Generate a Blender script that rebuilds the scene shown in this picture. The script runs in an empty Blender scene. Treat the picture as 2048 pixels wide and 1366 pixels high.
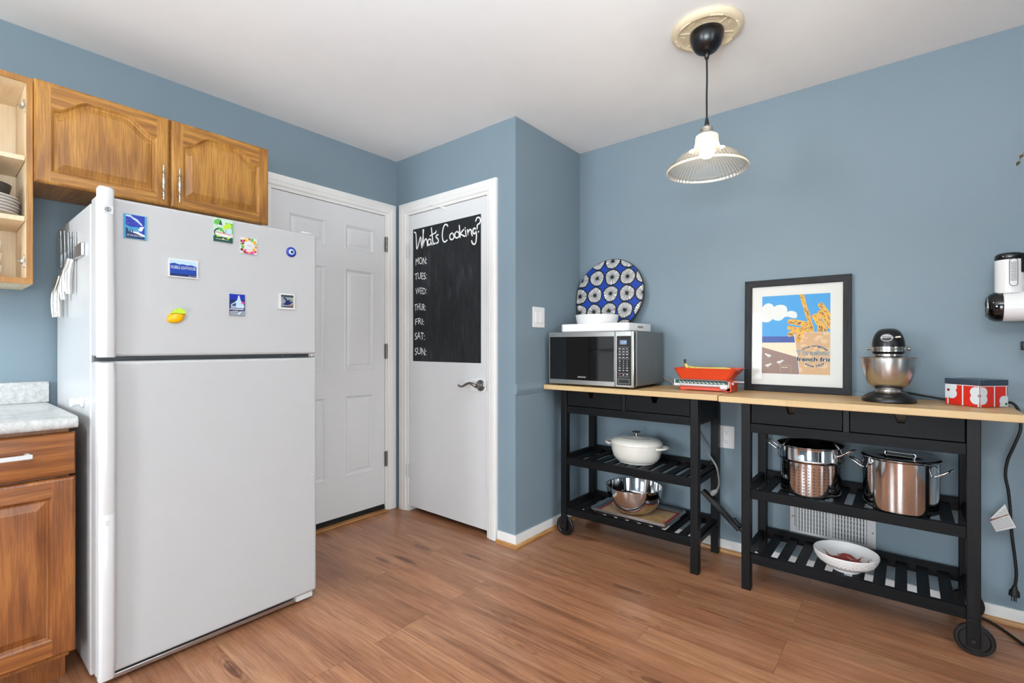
import bpy, bmesh, math, random
from mathutils import Vector, Matrix

random.seed(7)
SC = bpy.context.scene
COL = SC.collection
PI = math.pi

# ------------------------------------------------------------------ camera
H = 2.425                       # ceiling height
cam_d = bpy.data.cameras.new('camera')
cam_d.sensor_width = 36.0
cam_d.lens = 965.48 / 2048 * 36.0
cam_d.shift_y = (691.52 - 683.0) / 2048
cam_d.clip_start = 0.05
cam = bpy.data.objects.new('camera', cam_d)
COL.objects.link(cam)
cam.location = (2.776, -2.116, 1.1325)
cam.rotation_euler = (PI / 2, 0, 0.6849)
SC.camera = cam

# ------------------------------------------------------------------ world, lights, exposure
SC.view_settings.view_transform = 'Standard'
SC.view_settings.look = 'None'
SC.view_settings.exposure = 0.03
SC.view_settings.gamma = 1.0
SC.view_settings.use_curve_mapping = False
SC.cycles.max_bounces = 10
SC.cycles.diffuse_bounces = 5
SC.cycles.glossy_bounces = 5
SC.cycles.transparent_max_bounces = 12
SC.cycles.sample_clamp_indirect = 4.0
SC.cycles.use_denoising = True

world = bpy.data.worlds.new('daylight')
SC.world = world
world.use_nodes = True
bgn = world.node_tree.nodes['Background']
bgn.inputs[0].default_value = (0.80, 0.90, 1.0, 1)
bgn.inputs[1].default_value = 1.2


def area(name, loc, rot, sx, sy, watts, color):
    l = bpy.data.lights.new(name, 'AREA')
    l.shape = 'RECTANGLE'
    l.size, l.size_y, l.energy, l.color = sx, sy, watts, color
    o = bpy.data.objects.new(name, l)
    o.location, o.rotation_euler = loc, rot
    COL.objects.link(o)
    return o


YR = -4.6                      # rear wall (behind the camera)
XR = 5.2                       # far right wall (out of frame)
area('kitchen_window_daylight', (0.62, YR - 0.25, 1.45), (PI / 2, 0, 0), 1.2, 1.3, 180, (0.88, 0.94, 1.0))
area('added_side_light', (XR + 0.25, -2.5, 1.15), (PI / 2, 0, PI / 2), 1.9, 2.1, 105, (0.88, 0.94, 1.0))  # made-up source on the right, lights the surfaces facing it
area('added_rear_light', (2.8, YR - 0.25, 0.85), (PI / 2, 0, 0), 1.1, 1.6, 84, (0.88, 0.94, 1.0))  # made-up low source, lifts the wall under the carts
area('added_ceiling_fill', (2.9, -2.4, 1.6), (PI, 0, 0), 1.1, 1.1, 126, (0.84, 0.93, 1.0))  # unseen upward fill, added to brighten the ceiling
area('added_counter_fill', (0.16, -2.32, 1.352), (0, 0, 0), 0.06, 0.6, 2.2, (0.78, 0.90, 1.0))  # unseen strip added to brighten the wall below the open cabinet


# ------------------------------------------------------------------ materials
def srgb(*c):
    if len(c) == 1:
        c = c[0]
    if isinstance(c, str):
        c = [int(c[i:i + 2], 16) for i in (0, 2, 4)]
    r = []
    for v in c:
        v /= 255.0
        r.append(v / 12.92 if v <= 0.04045 else ((v + 0.055) / 1.055) ** 2.4)
    return (r[0], r[1], r[2], 1.0)


class NT:
    """small node-tree helper"""
    def __init__(s, name):
        s.m = bpy.data.materials.new(name)
        s.m.use_nodes = True
        s.t = s.m.node_tree
        s.b = s.t.nodes['Principled BSDF']
        s.out = s.t.nodes['Material Output']

    def n(s, kind, **kw):
        nd = s.t.nodes.new(kind)
        for k, v in kw.items():
            setattr(nd, k, v)
        return nd

    def l(s, a, b):
        s.t.links.new(a, b)

    def coords(s, scale=(1, 1, 1), rand=True, rot=(0, 0, 0)):
        tc = s.n('ShaderNodeTexCoord')
        mp = s.n('ShaderNodeMapping')
        mp.inputs['Scale'].default_value = scale
        mp.inputs['Rotation'].default_value = rot
        if rand:
            oi = s.n('ShaderNodeObjectInfo')
            ml = s.n('ShaderNodeMath', operation='MULTIPLY')
            ml.inputs[1].default_value = 17.0
            s.l(oi.outputs['Random'], ml.inputs[0])
            ad = s.n('ShaderNodeVectorMath', operation='ADD')
            s.l(tc.outputs['Object'], ad.inputs[0])
            s.l(ml.outputs[0], ad.inputs[1])
            s.l(ad.outputs[0], mp.inputs['Vector'])
        else:
            s.l(tc.outputs['Object'], mp.inputs['Vector'])
        return mp.outputs['Vector']

    def noise(s, vec, scale, detail=4, rough=0.55, dist=0.0):
        nd = s.n('ShaderNodeTexNoise')
        nd.inputs['Scale'].default_value = scale
        nd.inputs['Detail'].default_value = detail
        nd.inputs['Roughness'].default_value = rough
        nd.inputs['Distortion'].default_value = dist
        s.l(vec, nd.inputs['Vector'])
        return nd.outputs['Fac']

    def ramp(s, fac, stops):
        r = s.n('ShaderNodeValToRGB')
        e = r.color_ramp.elements
        while len(e) < len(stops):
            e.new(0.5)
        for i, (p, c) in enumerate(stops):
            e[i].position = p
            e[i].color = c
        s.l(fac, r.inputs['Fac'])
        return r.outputs['Color']

    def mix(s, fac, a, b, mode='MIX'):
        m = s.n('ShaderNodeMix', data_type='RGBA', blend_type=mode)
        for sock, v in ((0, fac), (6, a), (7, b)):
            if isinstance(v, (int, float)):
                m.inputs[sock].default_value = v
            elif isinstance(v, tuple):
                m.inputs[sock].default_value = v
            else:
                s.l(v, m.inputs[sock])
        return m.outputs[2]

    def bump(s, height, strength, dist=0.002):
        b = s.n('ShaderNodeBump')
        b.inputs['Strength'].default_value = strength
        b.inputs['Distance'].default_value = dist
        s.l(height, b.inputs['Height'])
        s.l(b.outputs['Normal'], s.b.inputs['Normal'])

    def color(s, c):
        if isinstance(c, tuple):
            s.b.inputs['Base Color'].default_value = c
        else:
            s.l(c, s.b.inputs['Base Color'])

    def set(s, rough=0.5, metal=0.0, spec=0.5, coat=0.0):
        s.b.inputs['Roughness'].default_value = rough
        s.b.inputs['Metallic'].default_value = metal
        s.b.inputs['Specular IOR Level'].default_value = spec
        s.b.inputs['Coat Weight'].default_value = coat
        return s


def plain(name, c, rough=0.5, metal=0.0, spec=0.5, vary=0.05, bump=0.0, bscale=60, coat=0.0):
    """one colour broken up by faint noise"""
    t = NT(name).set(rough, metal, spec, coat)
    c = srgb(c)
    if vary:
        f = t.noise(t.coords(), 9.0, 3)
        lo = tuple(v * (1 - vary) for v in c[:3]) + (1,)
        hi = tuple(min(1, v * (1 + vary)) for v in c[:3]) + (1,)
        t.color(t.ramp(f, [(0.3, lo), (0.7, hi)]))
    else:
        t.color(c)
    if bump:
        t.bump(t.noise(t.coords(), bscale, 3), bump)
    return t.m


def glow(name, c, strength):
    t = NT(name)
    t.color((0, 0, 0, 1))
    t.b.inputs['Emission Color'].default_value = srgb(c)
    t.b.inputs['Emission Strength'].default_value = strength
    return t.m


def wood(name, axis, dark, mid, light, rough=0.4, across=30.0, pores=0.55, ring=1.0, bump=0.12, coat=0.0, spec=0.5):
    """grain running along one object axis"""
    t = NT(name).set(rough, 0, spec, coat)
    i = 'xyz'.index(axis)

    def sc(al, ac):
        v = [ac] * 3
        if axis != 'x':
            v[0] = ac * 0.2
        v[i] = al
        return tuple(v)
    v1 = t.coords(sc(1.3, across))
    broad = t.noise(v1, 1.0, 6, 0.6, 0.5)
    v2 = t.coords(sc(0.9, 6.5))
    wv = t.n('ShaderNodeTexWave', wave_type='RINGS', rings_direction='Y' if axis != 'y' else 'X')
    wv.inputs['Scale'].default_value = 1.5
    wv.inputs['Distortion'].default_value = 6.0
    wv.inputs['Detail'].default_value = 3.0
    wv.inputs['Detail Scale'].default_value = 1.2
    t.l(v2, wv.inputs['Vector'])
    f = t.mix(0.32 * ring, broad, wv.outputs['Fac'])
    col = t.ramp(f, [(0.25, srgb(dark)), (0.5, srgb(mid)), (0.78, srgb(light))])
    pv = t.coords(sc(9.0, 210.0))
    pf = t.noise(pv, 1.0, 2, 0.6)
    pm = t.ramp(pf, [(0.44, (0.55, 0.5, 0.46, 1)), (0.56, (1, 1, 1, 1))])
    col = t.mix(pores, col, t.mix(1.0, col, pm, 'MULTIPLY'))
    t.color(col)
    t.bump(pf, bump, 0.001)
    return t.m


def floor_material():
    t = NT('plank_floor').set(0.33, 0, 0.45)
    tc = t.n('ShaderNodeTexCoord')
    br = t.n('ShaderNodeTexBrick')
    br.offset, br.offset_frequency = 0.37, 3
    br.inputs['Scale'].default_value = 1.0
    br.inputs['Brick Width'].default_value = 1.21
    br.inputs['Row Height'].default_value = 0.128
    br.inputs['Mortar Size'].default_value = 0.0012
    br.inputs['Mortar Smooth'].default_value = 0.4
    br.inputs['Color1'].default_value = (0, 0, 0, 1)
    br.inputs['Color2'].default_value = (1, 1, 1, 1)
    br.inputs['Mortar'].default_value = (0.5, 0.5, 0.5, 1)
    t.l(tc.outputs['Object'], br.inputs['Vector'])
    off = t.n('ShaderNodeVectorMath', operation='SCALE')
    off.inputs['Scale'].default_value = 23.0
    t.l(br.outputs['Color'], off.inputs[0])
    ad = t.n('ShaderNodeVectorMath', operation='ADD')
    t.l(tc.outputs['Object'], ad.inputs[0])
    t.l(off.outputs[0], ad.inputs[1])

    def mapped(scale):
        mp = t.n('ShaderNodeMapping')
        mp.inputs['Scale'].default_value = scale
        t.l(ad.outputs[0], mp.inputs['Vector'])
        return mp.outputs['Vector']
    base = t.noise(mapped((1.1, 8, 1)), 1.0, 4, 0.6, 0.8)
    grain = t.noise(mapped((3.2, 75, 1)), 1.0, 5, 0.65, 0.6)
    fine = t.noise(mapped((9, 300, 1)), 1.0, 2, 0.6)
    col = t.ramp(base, [(0.30, srgb(FLOOR[1])), (0.50, srgb(FLOOR[2])), (0.72, srgb(FLOOR[3]))])
    gm = t.ramp(grain, [(0.34, (0.70, 0.66, 0.63, 1)), (0.52, (1, 1, 1, 1)), (0.72, (1.16, 1.15, 1.12, 1))])
    col = t.mix(0.85, col, t.mix(1.0, col, gm, 'MULTIPLY'))
    fm = t.ramp(fine, [(0.40, (0.74, 0.71, 0.69, 1)), (0.58, (1.04, 1.04, 1.04, 1))])
    col = t.mix(0.6, col, t.mix(1.0, col, fm, 'MULTIPLY'))
    # long dark streaks
    st = t.noise(mapped((0.8, 15, 1)), 1.0, 5, 0.6, 1.2)
    sm = t.ramp(st, [(0.60, (1, 1, 1, 1)), (0.70, (0.62, 0.55, 0.51, 1))])
    col = t.mix(0.8, col, t.mix(1.0, col, sm, 'MULTIPLY'))
    # knots with arched growth rings round them
    vo = t.n('ShaderNodeTexVoronoi', feature='F1')
    vo.inputs['Scale'].default_value = 1.0
    t.l(mapped((2.1, 8.5, 1)), vo.inputs['Vector'])
    wob = t.mix(0.22, vo.outputs['Distance'], base)
    rg = t.n('ShaderNodeMath', operation='MULTIPLY')
    rg.inputs[1].default_value = 95.0
    t.l(wob, rg.inputs[0])
    rs = t.n('ShaderNodeMath', operation='SINE')
    t.l(rg.outputs[0], rs.inputs[0])
    rm = t.ramp(rs.outputs[0], [(0.0, (1.0, 1.0, 1.0, 1)), (0.9, (0.70, 0.64, 0.60, 1))])
    near = t.ramp(wob, [(0.20, (1, 1, 1, 1)), (0.42, (0, 0, 0, 1))])
    ringed = t.mix(1.0, col, rm, 'MULTIPLY')
    sep = t.n('ShaderNodeSeparateColor')
    t.l(vo.outputs['Color'], sep.inputs[0])
    pick = t.ramp(sep.outputs[0], [(0.25, (0, 0, 0, 1)), (0.75, (1, 1, 1, 1))])
    amt = t.mix(1.0, near, pick, 'MULTIPLY')
    col = t.mix(amt, col, ringed)
    kn = t.ramp(t.mix(0.16, wob, grain), [(0.225, (0.50, 0.42, 0.38, 1)), (0.285, (1, 1, 1, 1))])
    kcol = t.mix(1.0, col, kn, 'MULTIPLY')
    col = t.mix(pick, col, kcol)
    tone = t.ramp(br.outputs['Color'], [(0.0, (0.88, 0.86, 0.85, 1)), (0.5, (0.99, 0.98, 0.97, 1)), (1.0, (1.10, 1.09, 1.07, 1))])
    col = t.mix(1.0, col, tone, 'MULTIPLY')
    seam = t.ramp(br.outputs['Fac'], [(0.0, (1, 1, 1, 1)), (1.0, (0.62, 0.56, 0.52, 1))])
    col = t.mix(1.0, col, seam, 'MULTIPLY')
    t.color(col)
    rr = t.ramp(grain, [(0.3, (0.36, 0.36, 0.36, 1)), (0.7, (0.27, 0.27, 0.27, 1))])
    t.l(rr, t.b.inputs['Roughness'])
    hb = t.mix(0.5, fine, grain)
    t.bump(hb, 0.10, 0.001)
    return t.m


FLOOR = ('5a3826', '8c5e43', 'a16f50', 'b38563')
M = {}
M['floor'] = floor_material()
t = NT('blue_wall_paint').set(0.55, 0, 0.35)
f = t.noise(t.coords(rand=False), 1.6, 5, 0.6)
t.color(t.ramp(f, [(0.3, srgb('798a94')), (0.7, srgb('7d8e98'))]))
t.bump(t.noise(t.coords(rand=False), 260, 2), 0.06, 0.001)
M['wall'] = t.m
M['ceiling'] = plain('ceiling_paint', 'ececeb', 0.8, vary=0.012, bump=0.03, bscale=150)
M['trim'] = plain('white_trim_paint', 'eceae6', 0.35, vary=0.015)
M['door'] = plain('white_door_paint', 'dedede', 0.38, vary=0.012)
M['shoe'] = wood('shoe_oak', 'x', 'a5713f', 'b9874f', 'cfa06c', 0.45)
M['shoe_y'] = wood('shoe_oak_y', 'y', 'a5713f', 'b9874f', 'cfa06c', 0.45)
OAK = ('8f5c25', 'ac7531', 'c38c40')
M['oak_z'] = wood('oak_upright', 'z', *OAK, rough=0.36)
M['oak_y'] = wood('oak_level', 'y', *OAK, rough=0.36)
M['oak_x'] = wood('oak_deep', 'x', *OAK, rough=0.36)
OAKB = ('7a451e', '905527', 'a4672f')
M['oak_base_z'] = wood('oak_base_upright', 'z', *OAKB, rough=0.36)
M['oak_base_y'] = wood('oak_base_level', 'y', *OAKB, rough=0.36)
M['maple'] = wood('cabinet_interior', 'z', 'dcc39e', 'e8d3b2', 'f0dfc3', 0.45, across=12, pores=0.12, ring=0.5)
M['butcher'] = None
M['fridge'] = plain('white_enamel', 'bebebe', 0.32, vary=0.01, bump=0.10, bscale=420)
M['fridge_smooth'] = plain('white_plastic', 'd6d6d6', 0.25, vary=0.01)
M['gasket'] = plain('grey_gasket', '8d8f90', 0.55)
M['black'] = plain('black_plastic', '121214', 0.35, vary=0.1)
M['black_gloss'] = plain('black_gloss', '060607', 0.07, vary=0.0, coat=0.3)
M['black_satin'] = plain('black_satin', '0c0c0d', 0.3, vary=0.06)
M['rubber'] = plain('black_rubber', '0f0f10', 0.6, vary=0.1)
M['white'] = plain('glossy_white_ceramic', 'edecea', 0.12, vary=0.01, coat=0.2)
M['white_plastic'] = plain('gloss_white_plastic', 'efefef', 0.18, vary=0.01)
M['cream'] = plain('cream_enamel', 'e4e0d6', 0.13, vary=0.012, coat=0.3)
M['cream_plaster'] = plain('cream_plaster', 'dccdae', 0.5, vary=0.03)
M['steel'] = plain('polished_steel', 'd2d2d3', 0.07, 1.0, vary=0.02)
M['brushed'] = plain('brushed_steel', 'c4c2be', 0.27, 1.0, vary=0.04)
M['nickel'] = plain('nickel', 'c3bfb6', 0.22, 1.0, vary=0.04)
M['pewter'] = plain('satin_pewter', '8f8b86', 0.3, 1.0, vary=0.08)
M['aluminium'] = plain('aluminium_sheet', 'c9cbce', 0.3, 1.0, vary=0.05)
M['red'] = plain('orange_red_enamel', 'd2401c', 0.22, vary=0.03, coat=0.2)
M['dark_grey'] = plain('dark_grey_paint', '5a5c5e', 0.4, vary=0.05)
M['grey_case'] = plain('grey_metal_case', '737678', 0.38, 0.5, vary=0.05)
M['grey_cord'] = plain('grey_cord', '8b8a88', 0.5)
M['onion'] = plain('shallot_skin', '7a2f2a', 0.35, vary=0.25)
M['dark_bowl'] = plain('charcoal_stoneware', '3f3d3b', 0.3, vary=0.06)
M['banana'] = None


def tri(name, c, **k):
    M[name] = plain(name, c, k.pop('rough', 0.35), vary=0.02, **k)


for nm, c in (('ink_navy', '14285a'), ('ink_blue', '1f4fa8'), ('ink_sky', '2f95d4'), ('ink_teal', '3f93b8'), ('ink_pale', 'bcd6ee'),
              ('ink_white', 'e2e2df'), ('ink_black', '111214'), ('ink_gold', 'dea626'), ('ink_rust', '6e3a1e'), ('ink_kraft', 'cfa273'),
              ('ink_kraft_light', 'ddb98e'), ('ink_sand', 'ecdcbf'), ('ink_taupe', '8d6c60'), ('ink_green', '5fae4a'), ('ink_leaf', '2d6b3c'),
              ('ink_lime', 'b6d63a'), ('ink_mist', 'c5dccb'), ('ink_forest', '1d4a3d'), ('ink_red', 'd2281e'), ('ink_pink', 'd94a9a'),
              ('ink_yellow', 'f3c21c'), ('ink_maroon', '8c1a1e'), ('ink_grey', '8f9098'), ('ink_cobalt', '123d98'), ('ink_royal', '1a2c9c'),
              ('ink_lemon', 'f0b400'), ('ink_slate', '34404f'), ('ink_mat', 'dfddd9'), ('ink_flower', 'dfe6ea'), ('ink_scarlet', 'cf2a1b'), ('dry_leaf', '6a6236')):
    tri(nm, c)
M['chalk'] = plain('white_chalk', 'f0f0ee', 0.8)
M['lcd'] = glow('display_blue', '7fb0ff', 1.6)
M['lcd_back'] = plain('display_grey', '6d7786', 0.3)
M['legend'] = plain('panel_legend', 'd7d7d7', 0.4)

t = NT('beech_worktop').set(0.42, 0, 0.4)
tc = t.n('ShaderNodeTexCoord')
br = t.n('ShaderNodeTexBrick')
br.offset = 0.43
for k, v in (('Scale', 1.0), ('Brick Width', 0.52), ('Row Height', 0.062), ('Mortar Size', 0.0)):
    br.inputs[k].default_value = v
br.inputs['Color1'].default_value = (0, 0, 0, 1)
br.inputs['Color2'].default_value = (1, 1, 1, 1)
t.l(tc.outputs['Object'], br.inputs['Vector'])
g = t.noise(t.coords((2, 34, 34)), 1.0, 5, 0.6, 0.4)
f = t.mix(0.5, g, br.outputs['Color'])
col = t.ramp(f, [(0.2, srgb('ae8a5d')), (0.5, srgb('c29f70')), (0.8, srgb('d2b585'))])
t.color(col)
M['butcher'] = t.m

t = NT('black_stained_pine').set(0.46, 0, 0.16)
g = t.noise(t.coords((3, 60, 60)), 1.0, 5, 0.6, 0.5)
g2 = t.noise(t.coords((1, 1, 1)), 3.0, 4, 0.6)
col = t.ramp(t.mix(0.35, g, g2), [(0.35, srgb('060607')), (0.55, srgb('0d0e10')), (0.75, srgb('1c1d22'))])
t.color(col)
t.bump(g, 0.15, 0.001)
M['stain_x'] = t.m
t = NT('black_stained_pine_upright').set(0.44, 0, 0.24)
g = t.noise(t.coords((60, 60, 3)), 1.0, 5, 0.6, 0.5)
col = t.ramp(g, [(0.35, srgb('060607')), (0.55, srgb('0c0c0e')), (0.75, srgb('16171b'))])
t.color(col)
t.bump(g, 0.12, 0.001)
M['stain_z'] = t.m
t = NT('black_stained_slats').set(0.46, 0, 0.16)
g = t.noise(t.coords((60, 3, 60)), 1.0, 5, 0.6, 0.5)
t.color(t.ramp(g, [(0.35, srgb('08090a')), (0.55, srgb('0f1012')), (0.75, srgb('1c1e22'))]))
M['stain_y'] = t.m

t = NT('black_textured_frame').set(0.5, 0, 0.25)
g = t.noise(t.coords((90, 90, 7)), 1.0, 4, 0.7, 0.6)
t.color(t.ramp(g, [(0.35, srgb('0b0b0c')), (0.7, srgb('27292c'))]))
t.bump(g, 0.4, 0.001)
M['frame_z'] = t.m
t = NT('black_textured_frame_level').set(0.5, 0, 0.25)
g = t.noise(t.coords((7, 90, 90)), 1.0, 4, 0.7, 0.6)
t.color(t.ramp(g, [(0.35, srgb('0b0b0c')), (0.7, srgb('27292c'))]))
t.bump(g, 0.4, 0.001)
M['frame_x'] = t.m

t = NT('speckled_laminate').set(0.3, 0, 0.5)
v = t.coords(rand=False)
a = t.noise(v, 70, 6, 0.7)
b2 = t.noise(v, 14, 4, 0.6)
t.color(t.ramp(t.mix(0.4, a, b2), [(0.36, srgb('a3a3a0')), (0.5, srgb('c3c3c1')), (0.64, srgb('d8d8d6'))]))
M['laminate'] = t.m

t = NT('chalkboard_black').set(0.65, 0, 0.3)
v = t.coords((6, 6, 1.6), rand=False)
a = t.noise(v, 2.2, 7, 0.65, 0.8)
b2 = t.noise(t.coords((40, 40, 9), rand=False), 1.0, 4, 0.7)
t.color(t.ramp(t.mix(0.35, a, b2), [(0.40, srgb('17181a')), (0.55, srgb('232629')), (0.72, srgb('3d4148'))]))
M['chalkboard'] = t.m

t = NT('banana_skin').set(0.45, 0, 0.4)
g = t.noise(t.coords((60, 60, 60)), 1.0, 4, 0.6)
t.color(t.ramp(g, [(0.28, srgb('6d5a22')), (0.34, srgb('cdb552')), (0.7, srgb('dcc566'))]))
M['banana'] = t.m

t = NT('silicone_mat_tan').set(0.4, 0, 0.5)
g = t.noise(t.coords(rand=False), 14, 5, 0.7)
t.color(t.ramp(g, [(0.3, srgb('9a6a3c')), (0.5, srgb('b8966a')), (0.72, srgb('b3a184'))]))
M['silicone'] = t.m


def clear_glass(name, tint, fres=1.45, rough=0.02, white=0.0, rib=0, refl=1.0):
    t = NT(name)
    t.t.nodes.remove(t.b)
    tr = t.n('ShaderNodeBsdfTransparent')
    tr.inputs['Color'].default_value = tint
    gl = t.n('ShaderNodeBsdfGlossy')
    gl.inputs['Roughness'].default_value = rough
    fr = t.n('ShaderNodeFresnel')
    fr.inputs['IOR'].default_value = fres
    mx = t.n('ShaderNodeMixShader')
    fm = t.n('ShaderNodeMath', operation='MULTIPLY')
    fm.inputs[1].default_value = refl
    t.l(fr.outputs[0], fm.inputs[0])
    t.l(fm.outputs[0], mx.inputs[0])
    base = tr.outputs[0]
    if white:
        df = t.n('ShaderNodeBsdfTranslucent')
        df.inputs['Color'].default_value = (0.95, 0.93, 0.88, 1)
        dd = t.n('ShaderNodeBsdfDiffuse')
        dd.inputs['Color'].default_value = (0.95, 0.93, 0.88, 1)
        ad = t.n('ShaderNodeMixShader')
        ad.inputs[0].default_value = 0.3
        t.l(df.outputs[0], ad.inputs[1])
        t.l(dd.outputs[0], ad.inputs[2])
        m2 = t.n('ShaderNodeMixShader')
        m2.inputs[0].default_value = white
        t.l(base, m2.inputs[1])
        t.l(ad.outputs[0], m2.inputs[2])
        base = m2.outputs[0]
    if rib:
        tc = t.n('ShaderNodeTexCoord')
        sep = t.n('ShaderNodeSeparateXYZ')
        t.l(tc.outputs['Object'], sep.inputs[0])
        at = t.n('ShaderNodeMath', operation='ARCTAN2')
        t.l(sep.outputs[0], at.inputs[0])
        t.l(sep.outputs[1], at.inputs[1])
        ml = t.n('ShaderNodeMath', operation='MULTIPLY')
        ml.inputs[1].default_value = rib
        t.l(at.outputs[0], ml.inputs[0])
        sn = t.n('ShaderNodeMath', operation='SINE')
        t.l(ml.outputs[0], sn.inputs[0])
        bp = t.n('ShaderNodeBump')
        bp.inputs['Strength'].default_value = 0.5
        bp.inputs['Distance'].default_value = 0.002
        t.l(sn.outputs[0], bp.inputs['Height'])
        t.l(bp.outputs[0], gl.inputs['Normal'])
        t.l(bp.outputs[0], fr.inputs['Normal'])
    t.l(base, mx.inputs[1])
    t.l(gl.outputs[0], mx.inputs[2])
    t.l(mx.outputs[0], t.out.inputs['Surface'])
    return t.m


M['pane'] = clear_glass('clear_pane', (0.97, 0.98, 0.98, 1), 1.45, 0.01)
M['shade_glass'] = clear_glass('ribbed_shade_glass', (0.985, 0.98, 0.97, 1), 1.42, 0.14, 0.06, 60, 0.8)
M['rim_glass'] = clear_glass('thick_rim_glass', (0.95, 0.94, 0.92, 1), 1.5, 0.05, 0.35)
M['glazing'] = clear_glass('picture_glazing', (0.98, 0.985, 0.98, 1), 1.16, 0.01)
M['bulb'] = glow('lit_bulb', 'ffe9c4', 60.0)


# ------------------------------------------------------------------ mesh helpers
def frame(o, u, v):
    o, u, v = Vector(o), Vector(u), Vector(v)
    n = u.cross(v)
    return lambda a, b, h=0.0: o + u * a + v * b + n * h


WALL_X = lambda x: frame((x, 0, 0), (0, 1, 0), (0, 0, 1))      # faces +x; a = y, b = z
WALL_Y = lambda y: frame((0, y, 0), (1, 0, 0), (0, 0, 1))      # faces -y; a = x, b = z
LEVEL = lambda z: frame((0, 0, z), (1, 0, 0), (0, 1, 0))       # faces up; a = x, b = y


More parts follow.
